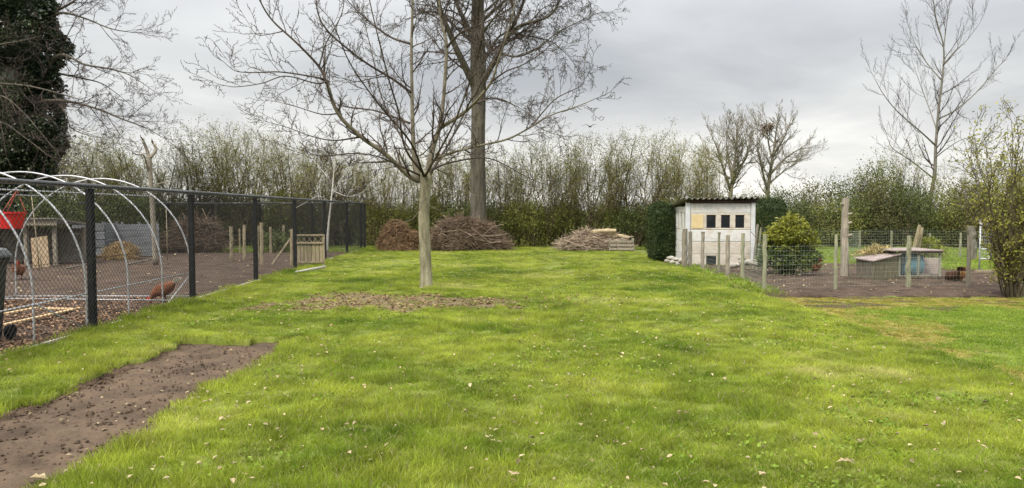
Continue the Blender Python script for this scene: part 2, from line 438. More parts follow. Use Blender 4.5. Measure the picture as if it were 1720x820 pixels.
def vnoise(x, y, s, seed):
    "cheap smooth value noise"
    x = x / s + seed * 17.3; y = y / s + seed * 9.1
    xi = np.floor(x).astype(int); yi = np.floor(y).astype(int); fx = x - xi; fy = y - yi
    fx = fx*fx*(3-2*fx); fy = fy*fy*(3-2*fy)
    h = lambda a, b: (np.abs(np.sin(a * 127.1 + b * 311.7 + seed) * 43758.5453) % 1.0)
    return (h(xi, yi)*(1-fx) + h(xi+1, yi)*fx)*(1-fy) + (h(xi, yi+1)*(1-fx) + h(xi+1, yi+1)*fx)*fy

def sheet(name, inside, zf, x0, x1, y0, y1, step, m, skirt=None, jit=0.0):
    xs = np.arange(x0, x1 + step/2, step); ys = np.arange(y0, y1 + step/2, step)
    X, Y = np.meshgrid(xs, ys)
    Xj = X + RNG.uniform(-.3, .3, X.shape) * step; Yj = Y + RNG.uniform(-.3, .3, Y.shape) * step
    Z = zf(Xj, Yj) + (RNG.normal(0, jit, X.shape) if jit else 0)
    nx = len(xs)
    cxy = inside((Xj[:-1, :-1] + Xj[1:, 1:]) / 2, (Yj[:-1, :-1] + Yj[1:, 1:]) / 2)
    ii, jj = np.nonzero(cxy)
    a = ii * nx + jj
    F = np.stack([a, a + 1, a + nx + 1, a + nx], 1)
    mb = MB(); V = np.stack([Xj, Yj, Z], -1).reshape(-1, 3)
    if skirt:
        E = {}
        for f in F:
            for p, q in ((f[0], f[1]), (f[1], f[2]), (f[2], f[3]), (f[3], f[0])):
                if (q, p) in E: del E[(q, p)]
                else: E[(p, q)] = 1
        e = np.array(list(E.keys()))
        n0 = len(V)
        Vl = V.copy(); Vl[:, 2] -= skirt
        S = np.stack([e[:, 1], e[:, 0], e[:, 0] + n0, e[:, 1] + n0], 1)
        V = np.concatenate([V, Vl]); F = np.concatenate([F, S])
    used = np.unique(F); re = np.full(len(V), -1); re[used] = np.arange(len(used))
    mb.add(V[used], re[F])
    o = link(name, mb.mesh(name, smooth=True), m)
    return tag(o, kind='structure')

mb = MB(); mb.add([[-2500, -600, -.14], [2500, -600, -.14], [2500, 3500, -.14], [-2500, 3500, -.14]], [[0, 1, 2, 3]])
tag(link('ground', mb.mesh('ground'), M['field']), kind='structure')
sheet('lawn', lambda x, y: lawn_in(x, y), lawn_z, -7, 5.5, -3, 33.7, .11, M['thatch'], skirt=.12)
sheet('soil_path', lambda x, y: x < 99, lambda x, y: soil_z(x, y, -.06) + .035 * (vnoise(x, y, .33, 51) - .5) + .02 * (vnoise(x, y * 1.8, .12, 52) - .5), -4.6, -2.1, -3, 10.1, .045, M['soil'], jit=.005)
sheet('run_floor', lambda x, y: x < fence_x(y) + .12, lambda x, y: soil_z(x, y, -.03) + .04 * (vnoise(x, y, .6, 53) - .5), -24, -5.4, 3, 33.5, .14, M['run_soil'], jit=.010)
sheet('mown_lawn', lambda x, y: (y < 14.9 + .1*np.sin(2*x)) , lambda x, y: -.075 + bumps(x, y, .008), 4.85, 24, -3, 15.2, .2, M['mown'])
sheet('pen_soil', lambda x, y: (x > EDGE - .1 + .06*np.sin(3*y)) & (y > 14.45 + .35*vnoise(x, y, .8, 41) + .25*vnoise(x, y, .25, 42)) & (y < 24.5 + .5*np.sin(x)) & (x < 13 + np.sin(y)),
      lambda x, y: soil_z(x, y, -.04) - .05 * np.clip((15.3 - y) / .8, 0, 1) + .05 * (vnoise(x, y, .5, 43) - .4), 4.8, 14, 14.2, 25.2, .09, M['pen_soil'], jit=.010, skirt=.08)
sheet('pen_grass_ground', lambda x, y: (x > 5.0) & (y > 14.8), lambda x, y: -.085 + bumps(x, y, .012), 5, 26, 14.8, 33.8, .25, M['mown'])
sheet('hedge_bank', lambda x, y: x < 99, lambda x, y: -.06 + bumps(x, y, .03), -30, 32, 33.3, 38.6, .3, M['turf_edge'])

# ------------------------------------------------------------------ grass (instanced clumps)
def clump(name, n, rad, h, wid, dry, m):
    V = []; F3 = []; F4 = []; mi3 = []; mi4 = []; k = 0
    for i in range(n):
        a = random.uniform(0, 6.283); r = rad * math.sqrt(random.random())
        b = np.array([r*math.cos(a), r*math.sin(a), -.01])
        hh = h * random.uniform(.45, 1.15) * (1 - .35 * (r / rad) ** 2)
        la = a + random.gauss(0, 1.1); le = hh * random.uniform(.15, 1.05)
        dv = np.array([math.cos(la), math.sin(la), 0])
        w = wid * random.uniform(.7, 1.2); wa = random.uniform(0, 6.283)
        x = np.array([math.cos(wa), math.sin(wa), 0]) * w / 2
        mid = b + dv * le * .35 + np.array([0, 0, hh * .62]); tip = b + dv * le + np.array([0, 0, hh * .98])
        V += [b - x, b + x, mid + x * .8, mid - x * .8, tip]
        F4.append([k, k+1, k+2, k+3]); F3.append([k+3, k+2, k+4]); k += 5
        d = 1 if random.random() < dry else 0
        mi3.append(d); mi4.append(d)
    mb = MB(); mb.add(V, F4); mb.F.append(np.array(F3))
    me = mb.mesh(name); me.materials.append(m); me.materials.append(M['straw_blade'])
    me.polygons.foreach_set('material_index', np.array(mi4 + mi3, np.int32))
    return bpy.data.objects.new(name, me)

def scatter(name, pts, scl, clumps, label, cat):
    "one object: clumps of blades set on scattered points by geometry nodes"
    c = bpy.data.collections.new(name + '_clumps')
    for o in clumps: c.objects.link(o)
    me = bpy.data.meshes.new(name); me.vertices.add(len(pts)); me.vertices.foreach_set('co', pts.astype(np.float32).ravel())
    at = me.attributes.new('size', 'FLOAT_VECTOR', 'POINT'); at.data.foreach_set('vector', scl.astype(np.float32).ravel())
    o = link(name, me)
    g = bpy.data.node_groups.new(name, 'GeometryNodeTree')
    g.interface.new_socket('Geometry', in_out='INPUT', socket_type='NodeSocketGeometry')
    g.interface.new_socket('Geometry', in_out='OUTPUT', socket_type='NodeSocketGeometry')
    gi = g.nodes.new('NodeGroupInput'); go = g.nodes.new('NodeGroupOutput')
    ip = g.nodes.new('GeometryNodeInstanceOnPoints'); ci = g.nodes.new('GeometryNodeCollectionInfo')
    ci.inputs['Collection'].default_value = c; ci.inputs['Separate Children'].default_value = True
    ip.inputs['Pick Instance'].default_value = True
    rv = g.nodes.new('FunctionNodeRandomValue'); rv.data_type = 'FLOAT_VECTOR'
    rv.inputs[0].default_value = (-.12, -.12, 0); rv.inputs[1].default_value = (.12, .12, 6.283)
    na = g.nodes.new('GeometryNodeInputNamedAttribute'); na.data_type = 'FLOAT_VECTOR'; na.inputs['Name'].default_value = 'size'
    L = g.links
    L.new(gi.outputs[0], ip.inputs['Points']); L.new(ci.outputs[0], ip.inputs['Instance'])
    L.new(rv.outputs[0], ip.inputs['Rotation']); L.new(na.outputs[0], ip.inputs['Scale'])
    L.new(ip.outputs[0], go.inputs[0])
    md = o.modifiers.new('scatter', 'NODES'); md.node_group = g
    return tag(o, label, cat, kind='stuff')

def bare(x, y):
    "trodden, leaf-strewn patch under the walnut: 0..1"
    dx = (x + 2.2) / 2.5; dy = (y - 13.4) / 1.45
    q = dx*dx + dy*dy + 1.0 * (vnoise(x, y, .9, 3) - .5) + .9 * (vnoise(x, y, .35, 5) - .5) + .5 * (vnoise(x, y, .14, 25) - .5)
    b = np.clip((.95 - q) / .55, 0, 1)
    # thin strip running on to the right and small scuffs near the far gate
    q2 = ((x - 1.2) / 1.6) ** 2 + ((y - 13.2) / .8) ** 2 + .9 * (vnoise(x, y, .5, 8) - .5)
    q3 = ((x + 3.4) / 1.2) ** 2 + ((y - 23.5) / 1.8) ** 2 + .9 * (vnoise(x, y, .6, 6) - .5)
    q4 = ((x - 1.4) / .5) ** 2 + ((y - 24.5) / 5) ** 2 + .9 * (vnoise(x, y, .6, 4) - .5)
    return np.clip(np.maximum.reduce([b, .25 * np.clip((1 - q2) / .5, 0, 1), .5 * np.clip((1 - q3) / .5, 0, 1), .6 * np.clip((1 - q4) / .5, 0, 1)]), 0, 1)

def sample(n, x0, x1, y0, y1):
    return RNG.uniform(x0, x1, n), RNG.uniform(y0, y1, n)
PX, PY, PS = [], [], []
for y0, y1, dens, sc in ((3.4, 6, 210, 1.0), (6, 9, 170, 1.05), (9, 13, 120, 1.15), (13, 19, 75, 1.35), (19, 33.5, 42, 1.7)):
    x0 = max(-6.6, -.72 * y1 - 1.2); x1 = min(5.3, .72 * y1 + 1.2)
    n = int(dens * (x1 - x0) * (y1 - y0)); x, y = sample(n, x0, x1, y0, y1)
    k = lawn_in(x, y, .03); x, y = x[k], y[k]
    k = RNG.random(len(x)) > bare(x, y) * .74; x, y = x[k], y[k]
    PX.append(x); PY.append(y); PS.append(np.full(len(x), sc))
x = np.concatenate(PX); y = np.concatenate(PY); s = np.concatenate(PS)
t = .55 * vnoise(x, y, .55, 1) + .3 * vnoise(x, y, .22, 2) + .35 * vnoise(x, y, 2.2, 7)
keep = RNG.random(len(x)) < np.clip(.72 + .8 * t, 0, 1); x, y, s, t = x[keep], y[keep], s[keep], t[keep]
hgt = .34 + 1.2 * t ** 1.7
edge = np.exp(-((x - fence_x(y)) / .28) ** 2) + .5 * np.exp(-((x - PATH[0] + .1) / .14) ** 2) * (y < 9.7) + .4 * np.exp(-((x - PATH[1] - .12) / .16) ** 2) * (y < 9.7)         # unmown fringe along the fence
hgt = hgt * (1 + edge * (.5 + RNG.random(len(x))))
hgt *= 1 - .45 * bare(x, y)
far = np.clip((y - 9) / 14, 0, 1)
pts = np.stack([x, y, lawn_z(x, y)], 1)
scl = np.stack([s, s, hgt * (1 - .18 * far)], 1) * RNG.uniform(.8, 1.2, len(x))[:, None]
clumps = [clump('grass_clump', 64, .085, .085, .0048, .05, M['grass']) for i in range(5)] + \
         [clump('grass_clump_thin', 44, .10, .065, .0042, .12, M['grass']) for i in range(3)]
scatter('grass', pts, scl, clumps, 'long tufted green grass of the main lawn', 'grass')

def mossy(x, y):
    n = .6 * (vnoise(x, y, 1.1, 14) - .5) + .5 * (vnoise(x, y, .4, 15) - .5) + .3 * (vnoise(x, y, .16, 16) - .5)
    a = 1 - (x - EDGE) / 1.05 * (1 - .35 * np.clip((y - 9) / 4, 0, 1)); b = (y - 12.4) / 1.6 - .10 * np.clip(x - 9, 0, 9)
    return np.clip(np.maximum(a * (y > 5.5), b) + n * 1.3 + .15, 0, 1)
sheet('moss_strip', lambda x, y: (y < 14.75) & (mossy(x, y) > .42), lambda x, y: -.070 + bumps(x, y, .008), 4.9, 15, 5.6, 15, .08, M['moss'])
sheet('bare_soil_patches', lambda x, y: (y < 14.8) & (y > 12.6) & (vnoise(x * .55, y * 1.6, .45, 23) * .7 + vnoise(x, y * 1.5, .2, 24) * .3 > .66), lambda x, y: -.066 + bumps(x, y, .008), 5.2, 14, 12.5, 14.9, .06, M['pen_soil'])
x, y = sample(9000, -5.5, 5, 3.8, 16); k = lawn_in(x, y) & (vnoise(x, y, .7, 71) * .6 + vnoise(x, y, .25, 72) * .4 > .64) & (bare(x, y) < .3); x, y = x[k], y[k]
mb = MB(); P = np.repeat(np.stack([x, y, lawn_z(x, y) + .02], 1), 6, 0) + RNG.normal(0, 1, (len(x) * 6, 3)) * [.05, .05, .012]
mb.leaves(P, .03, 1.2, .9); tag(link('clover', mb.mesh('clover'), M['weed']), 'low clover and broad-leaved weeds among the lawn grass', 'weeds', kind='stuff')
x, y = sample(16000, 5.0, 14.5, 5.5, 14.75)
k = (x < .74 * y + 1.5) & (x > EDGE) & (RNG.random(len(x)) < np.clip(mossy(x, y) * 1.3 - .25, 0, .9)); x, y = x[k], y[k]
scatter('moss', np.stack([x, y, -.070 + bumps(x, y, .008)], 1), np.repeat(RNG.uniform(.6, 1.4, len(x))[:, None], 3, 1), [clump('moss_tuft', 55, .075, .022, .007, .10, M['moss_tuft']) for i in range(3)], 'yellow moss tufts between the lawn edge and the pen', 'moss')
x, y = sample(13000, 5.0, 14.5, 5.5, 14.9)
k = (x < .74 * y + 1.5) & ~((x < EDGE + .1)); x, y = x[k], y[k]
k = RNG.random(len(x)) > np.clip(mossy(x, y) * 1.25 - .1, 0, .93); x, y = x[k], y[k]
pts = np.stack([x, y, -.072 + bumps(x, y, .008)], 1)
scl = np.repeat(RNG.uniform(.8, 1.25, len(x))[:, None], 3, 1) * np.array([1.5, 1.5, 1])
short = [clump('short_grass_clump', 60, .10, .036, .0045, .05, M['grass_mown']) for i in range(4)]
scatter('short_grass', pts, scl, short, 'short mown grass right of the main lawn', 'grass')

# rough grass behind the pen, beyond the run, and tufts on the pen edge
P = []
x, y = sample(5200, 6.5, 25, 21.0, 33.5); k = (y > 24 + .6*np.sin(x)) | (RNG.random(len(x)) < .10) | (x > 12.5); P.append(np.stack([x, y, np.full(len(x), -.08)], 1)[k])
x, y = sample(2600, -20, -6.5, 30.2, 33.6); k = RNG.random(len(x)) < np.clip((y - 29.5) / 3, 0, 1); P.append(np.stack([x, y, np.full(len(x), -.03)], 1)[k])
x, y = sample(1800, -22, 20, 33.2, 35.0); P.append(np.stack([x, y, np.full(len(x), -.05)], 1))
x, y = sample(500, 5.0, 5.9, 15, 23.5); k = RNG.random(len(x)) < .55 * np.exp(-((x - 5.1) / .35) ** 2); P.append(np.stack([x, y, np.full(len(x), -.03)], 1)[k])
pts = np.concatenate(P); scl = np.repeat(RNG.uniform(.8, 1.7, len(pts))[:, None], 3, 1) * np.array([1.9, 1.9, 1.1])
rough = [clump('rough_grass_clump', 50, .10, .085, .006, .10, M['grass_mown']) for i in range(4)]
scatter('rough_grass', pts, scl, rough, 'rough grass behind the pens and along the hedge foot', 'grass')

sheet('bare_patch', lambda x, y: bare(x, y) > .55, lambda x, y: lawn_z(x, y) + .006, -6, 4, 10.5, 17, .06, M['bare'])
# ------------------------------------------------------------------ litter on the ground
def flat_leaves(mb, x, y, z, size, curl=.35, asp=.7):
    N = len(x); a = RNG.uniform(0, 6.283, N); sz = size * RNG.uniform(.6, 1.4, N)
    d = np.stack([np.cos(a), np.sin(a), RNG.uniform(-.25, .35, N)], 1); q = np.stack([-np.sin(a), np.cos(a), RNG.uniform(-.3, .3, N)], 1)
    P = np.stack([x, y, z], 1); up = np.array([[0, 0, 1.0]])
    c = (sz * curl * RNG.uniform(.2, 1.2, N))[:, None]; s_ = sz[:, None]
    v = np.stack([P, P + d*s_*.35 + q*s_*asp*.5 + up*c, P + d*s_*.75 + q*s_*asp*.38 + up*c*.9, P + d*s_ + up*c*.3, P + d*s_*.75 - q*s_*asp*.38 + up*c*.8, P + d*s_*.35 - q*s_*asp*.5 + up*c], 1)
    b = np.arange(N)[:, None] * 6
    return mb.add(v.reshape(-1, 3), np.concatenate([b + np.array([[0, 1, 2, 3]]), b + np.array([[0, 3, 4, 5]])]))
mb = MB()
x, y = sample(6500, -6, 5, 4, 30); k = lawn_in(x, y) & (np.abs(x) < .72*y + .5) & (RNG.random(len(x)) < .10 + 1.3 * vnoise(x, y, 1.4, 12) ** 3 + .5 * vnoise(x, y, .4, 13) ** 5); x, y = x[k], y[k]
flat_leaves(mb, x, y, lawn_z(x, y) + RNG.uniform(.03, .075, len(x)), .036)
tag(link('fallen_leaves', mb.mesh('fallen_leaves'), M['dry_leaf']), 'small pale dry leaves scattered over the lawn', 'leaves', kind='stuff')
mb = MB()
x, y = sample(16000, -6, 4, 11, 16); k = RNG.random(len(x)) < bare(x, y) * .55; x, y = x[k], y[k]
flat_leaves(mb, x, y, lawn_z(x, y) + RNG.uniform(.004, .03, len(x)), .05)
x, y = sample(900, -5.0, 3, 18, 30); k = (RNG.random(len(x)) < bare(x, y)) ; x, y = x[k], y[k]
flat_leaves(mb, x, y, lawn_z(x, y) + RNG.uniform(.01, .04, len(x)), .055)
tag(link('leaf_litter', mb.mesh('leaf_litter'), M['litter']), 'brown crumbled leaf litter on the bare patch under the walnut tree', 'leaves', kind='stuff')
mb = MB()
x, y = sample(26000, -9.3, -5.6, 6.5, 14.2); k = (x < fence_x(y) + .05) & (RNG.random(len(x)) < np.clip(1.25 - .9 * vnoise(x, y, 1.3, 21) - .12 * (y - 10), .05, 1)); x, y = x[k], y[k]
flat_leaves(mb, x, y, soil_z(x, y, -.03) + RNG.uniform(.005, .03, len(x)), .055, .2, .6)
tag(link('wood_chips', mb.mesh('wood_chips'), M['chip']), 'reddish brown wood chips on the floor inside the hoop frame', 'wood chips', kind='stuff')
mb = MB()
x, y = sample(900, -22, -6, 14, 32); flat_leaves(mb, x, y, soil_z(x, y, -.03) + .012, .07, .25)
x, y = sample(420, 5.2, 12, 15, 24); flat_leaves(mb, x, y, soil_z(x, y, -.035) + .012, .055, .3)
x, y = sample(70, -4.1, -2.8, 4, 9.4); flat_leaves(mb, x, y, soil_z(x, y, -.055) + .01, .035, .25)
tag(link('soil_debris', mb.mesh('soil_debris'), M['dry_leaf']), 'pale bits of leaf and twig lying on the bare soil', 'debris', kind='stuff')
mb = MB(); N = 230
x = RNG.uniform(-4.15, -2.85, N); y = np.where(np.arange(N) % 3 > 0, RNG.normal(5.6, .55, N), RNG.uniform(4, 9.4, N)); x = np.where(np.arange(N) % 4 == 0, RNG.normal(-4.06, .05, N), x); r = RNG.uniform(.010, .028, N)
o6 = np.array([[1,0,0],[.4,.9,0],[-.8,.6,0],[-.8,-.6,0],[.4,-.9,0],[.1,0,.8],[0,0,-.6]], float)
v = np.stack([x, y, soil_z(x, y, -.058)], 1)[:, None] + o6[None] * r[:, None, None] * RNG.uniform(.6, 1.35, (N, 7, 1)); b = np.arange(N)[:, None] * 7
mb.add(v.reshape(-1, 3), np.concatenate([b + np.array([f]) for f in ([0,1,5],[1,2,5],[2,3,5],[3,4,5],[4,0,5],[1,0,6],[2,1,6],[3,2,6],[4,3,6],[0,4,6])]))
tag(link('soil_clods', mb.mesh('soil_clods'), M['clod']), 'dark clods of turned earth on the bare path', 'soil', kind='stuff')
mb = MB()                                                # crumbs of earth along the cut turf edge and in the path
N = 2600; x = np.concatenate([RNG.normal(PATH[0] + .05, .06, N//2), RNG.uniform(PATH[0], PATH[1], N//2)]); y = RNG.uniform(3.8, 9.4, N)
k = RNG.random(N) < .25 + .75 * vnoise(x, y, .5, 31); x, y = x[k], y[k]; r = RNG.uniform(.006, .02, len(x)) * np.where(np.arange(len(x)) < len(x)//2, 1.4, .9)
c = np.stack([x, y, soil_z(x, y, -.055)], 1); o6 = np.array([[1,0,0],[0,1,0],[-1,0,0],[0,-1,0],[0,0,1],[0,0,-1]], float)
v = c[:, None] + o6[None] * r[:, None, None] * RNG.uniform(.6, 1.3, (len(x), 6, 1)); b = np.arange(len(x))[:, None] * 6
fs = [[0,1,4],[1,2,4],[2,3,4],[3,0,4],[1,0,5],[2,1,5],[3,2,5],[0,3,5]]
mb.add(v.reshape(-1, 3), np.concatenate([b + np.array([f]) for f in fs]))
tag(link('soil_crumbs', mb.mesh('soil_crumbs'), M['soil']), 'crumbs of dark earth along the cut edge of the bare path', 'soil', kind='stuff')

def big_leaf(u, v, z, size, label, n=1, m='dry_leaf'):
    gx, gy = G(u, v, z); mb = MB()
    for i in range(n):
        a = RNG.uniform(0, 6.283); L = size * RNG.uniform(.7, 1.1); k = 7; c = np.array([gx + RNG.normal(0, size*.5*(n > 1)), gy + RNG.normal(0, size*.3*(n > 1)), z])
        t = np.linspace(0, 1, k); wd = np.sin(t * math.pi) ** .7 * (.26 + .10 * np.cos(t * 19)) * L
        d = np.array([math.cos(a), math.sin(a), 0]); q = np.array([-d[1], d[0], 0]); cu = RNG.uniform(.1, .5)
        mid = c + (t[:, None] - .5) * L * d + np.stack([0*t, 0*t, .10 * L * np.sin(t * 3.1)], 1)
        le = mid + q * wd[:, None] + np.stack([0*t, 0*t, wd * cu], 1); ri = mid - q * wd[:, None] + np.stack([0*t, 0*t, wd * cu * .7], 1)
        V = np.concatenate([le, mid, ri]); F = []
        for j in range(k - 1): F += [[j, j+1, k+j+1, k+j], [k+j, k+j+1, 2*k+j+1, 2*k+j]]
        mb.add(V, F)
    return solo('fallen_leaf', mb, M[m], (gx, gy, z), label, 'leaf', smooth=True)
big_leaf(1420, 778, .05, .13, 'largest curled brown leaf lying in the grass at lower right', 1)
big_leaf(62, 806, -.035, .14, 'curled brown leaf on the near end of the soil path', 1)
big_leaf(866, 797, .05, .08, 'single cream leaf in the grass at the bottom centre', 1)
big_leaf(1205, 540, .04, .09, 'pale leaf in the middle of the lawn, right of centre', 1)
big_leaf(380, 625, -.04, .08, 'pale leaf on the far half of the soil path', 1)

# ------------------------------------------------------------------ tree grower
def nrm(v): return v / (np.linalg.norm(v) + 1e-9)
def grow(S, p, d, L, r, lev, P, tips=None):
    n = P['n'][lev]; seg = L / n; mx = len(P['n']) - 1
    for i in range(n):
        d = nrm(d + RNG.normal(0, P['wob'][lev], 3) + np.array([P.get('wind', 0), 0, P['up'][lev]]))
        q = p + d * seg
        ra = r * (1 - .75 * i / n); rb = r * (1 - .75 * (i + 1) / n)
        S.append((p[0], p[1], p[2], q[0], q[1], q[2], max(ra, P['rmin']), max(rb, P['rmin'])))
        if tips is not None and lev >= P.get('leaflev', mx): tips.append(q)
        if lev < mx:
            k = P['kids'][lev]; k = int(k) + (RNG.random() < k - int(k))
            for _ in range(k):
                a = P['ang'][lev] * RNG.uniform(.7, 1.25)
                h = nrm(np.cross(d, RNG.normal(0, 1, 3)))
                cd = nrm(d * math.cos(a) + h * math.sin(a))
                t = (i + 1) / n
                grow(S, q, cd, L * P['ratio'][lev] * RNG.uniform(.55, 1.1) * (1 - .45 * t), max(rb * .62, P['rmin']), lev + 1, P, tips)
        p = q
def limb(S, wood, pts, r0, r1, P, every, L0, nside=8, start=.15, tips=None, k=5, Lend=.6, jit=.03, asp=None):
    C = catmull(pts, k); m = len(C)
    t = np.linspace(0, 1, m); rad = r0 + (r1 - r0) * t ** .62
    wood.tube(C, rad, nside, jit=jit)
    d = np.linalg.norm(np.diff(C, axis=0), axis=1); acc = 0.0
    for i in range(1, m):
        acc += d[i-1]
        while acc > every:
            acc -= every * RNG.uniform(.7, 1.3)
            if t[i] < start: continue
            T = nrm(C[i] - C[i-1]); a = RNG.uniform(.55, 1.15); h = nrm(np.cross(T, RNG.normal(0, 1, 3)))
            if asp is not None: h = nrm(h + np.array(asp))
            cd = nrm(T * math.cos(a) + h * math.sin(a))
            grow(S, C[i], cd, L0 * RNG.uniform(.5, 1.15) * (1 - (1 - Lend) * t[i]), min(rad[i] * .55, .022 + .01 * L0), 0, P, tips)
    grow(S, C[-1], nrm(C[-1] - C[-2]), L0 * Lend, r1, 0, P, tips)
def seg_mesh(mb, S, n=3):
    S = np.array(S); mb.sticks(S[:, 0:3], S[:, 3:6], S[:, 6], S[:, 7], n); return mb

# ------------------------------------------------------------------ walnut tree on the lawn
bx, by = G(716, 483); D = by
root = thing('walnut_tree', 'bare young tree with spreading limbs standing alone on the lawn', 'tree', (bx, by, 0))
def wp(*a): return [A(u, v, D + o) for u, v, o in a]
trunk = MB(); bark = MB(); bark2 = MB(); S = []
tp = catmull([np.array([bx, by, -.05])] + wp((716, 470, 0), (714, 420, 0), (712, 370, 0), (714, 325, 0), (715, 300, 0), (714, 288, .02)), 5)
trunk.tube(tp, np.interp(np.linspace(0, 1, len(tp)), [0, .06, .2, .6, .85, 1], [.23, .15, .126, .116, .13, .09]), 14, jit=.03)
WP = dict(n=[7, 3, 2], wob=[.13, .2, .2], up=[.06, .12, .16], kids=[1.15, 1.0], ang=[.8, .8], ratio=[.36, .4], rmin=.0042)
limbs = [
 ([(714,305,0),(690,298,-.05),(650,261,-.3),(607,230,-.5),(568,191,-.7),(548,137,-.8)], .075, .040),
 ([(549,140,-.8),(535,111,-.8),(498,72,-1),(458,35,-1.1),(437,2,-1.2),(425,-30,-1.2)], .040, .012),
 ([(545,133,-.8),(520,128,-.9),(470,121,-1.1),(430,122,-1.2),(398,120,-1.3),(382,110,-1.3)], .026, .007),
 ([(548,137,-.8),(530,140,-1.3),(480,128,-1.8),(440,140,-2.1),(398,146,-2.4),(378,144,-2.5)], .022, .006),
 ([(536,112,-.8),(548,72,-.6),(574,23,-.5),(580,-30,-.4)], .024, .008),
 ([(474,53,-1.0),(450,58,-1.2),(431,58,-1.3),(417,39,-1.4)], .014, .005),
 ([(607,230,-.5),(560,236,.3),(520,228,.8),(485,215,1.1),(450,205,1.3)], .026, .007),
 ([(568,191,-.7),(540,192,-.2),(500,180,.1),(470,172,.3)], .022, .007),
 ([(705,300,.05),(696,270,.2),(693,200,.3),(692,150,.3),(691,80,.35),(693,0,.4),(690,-80,.4),(694,-150,.4)], .075, .020),
 ([(691,156,.3),(660,133,.1),(614,105,-.2),(556,58,-.6),(535,25,-.7),(528,-20,-.8),(515,-70,-.9)], .042, .010),
 ([(690,74,.35),(655,62,.8),(618,35,1.2),(583,0,1.6),(560,-40,1.8)], .036, .010),
 ([(688,207,.3),(634,187,1.0),(600,182,1.4),(572,177,1.7),(545,165,2.0)], .034, .008),
 ([(713,294,-.05),(681,250,-.5),(669,187,-.9),(654,137,-1.2),(638,74,-1.5),(625,20,-1.6),(610,-50,-1.7)], .034, .010),
 ([(708,296,0),(665,276,-.6),(630,262,-1.4),(590,258,-2.0),(540,262,-2.5),(500,250,-2.7)], .03, .007),
 ([(717,300,0),(727,250,.1),(738,215,.15),(744,176,.2),(750,78,.2),(742,40,.2),(736,-10,.2),(732,-90,.2)], .085, .022),
 ([(750,80,.2),(774,55,-.1),(810,40,-.4),(845,22,-.6),(880,-5,-.8)], .036, .009),
 ([(738,216,.15),(777,191,-.3),(805,164,-.7),(826,136,-.9),(836,105,-1.0),(848,70,-1.1),(862,20,-1.2),(868,-40,-1.2)], .055, .012),
 ([(826,137,-.9),(850,120,-1.2),(880,108,-1.5),(915,85,-1.8),(935,60,-2)], .026, .007),
 ([(717,294,0),(725,273,-.1),(758,257,-.4),(809,244,-.8),(852,234,-1.1),(891,214,-1.3),(922,195,-1.5),(969,179,-1.8),(1000,166,-2.0)], .052, .008),
 ([(891,214,-1.3),(915,185,-1.1),(935,165,-1),(965,150,-.9),(980,140,-.9),(981,112,-.9)], .022, .006),
 ([(718,297,0),(727,285,.1),(758,273,.5),(813,265,1.1),(848,277,1.6),(890,300,2.0),(930,315,2.3)], .04, .007),
 ([(712,300,.1),(700,270,1.0),(668,220,1.9),(640,160,2.6),(625,90,3.0),(610,30,3.3)], .04, .010),
 ([(720,296,.1),(760,230,1.3),(800,150,2.2),(840,80,2.8),(860,10,3.1)], .04, .010),
 ([(714,296,-.1),(740,250,-1.2),(770,190,-2.0),(800,100,-2.7),(815,20,-3.0)], .034, .009),
 ([(712,296,-.1),(690,240,-1.3),(640,180,-2.2),(590,110,-2.8),(560,40,-3.2)], .034, .009),
]
for pp, r0, r1 in limbs:
    limb(S, bark if r0 > .045 else bark2, wp(*pp), r0 * .86, r1 * .86, WP, .24, 1.25, 8, .12)
# thin whips low on the trunk
for pp in ([(714,330,-.12),(705,352,-.4),(690,370,-.6),(664,374,-.8)], [(716,330,-.12),(722,345,-.3),(745,358,-.5)], [(718,310,-.12),(735,318,-.4),(780,325,-.6),(812,330,-.8)]):
    bark.tube(catmull(wp(*pp), 4), np.linspace(.012, .004, 4*(len(pp)-1)+1), 5)
part('trunk', trunk, M['bark_walnut'], root, smooth=True)
cr = part('limbs', bark, M['limb_walnut'], root, smooth=True)
part('branches', bark2, M['twig_walnut'], root, smooth=True)
tw = MB(); seg_mesh(tw, S)
part('crown', tw, M['twig_walnut'], root, kind='stuff', label='bare stubby twigs of the young tree')

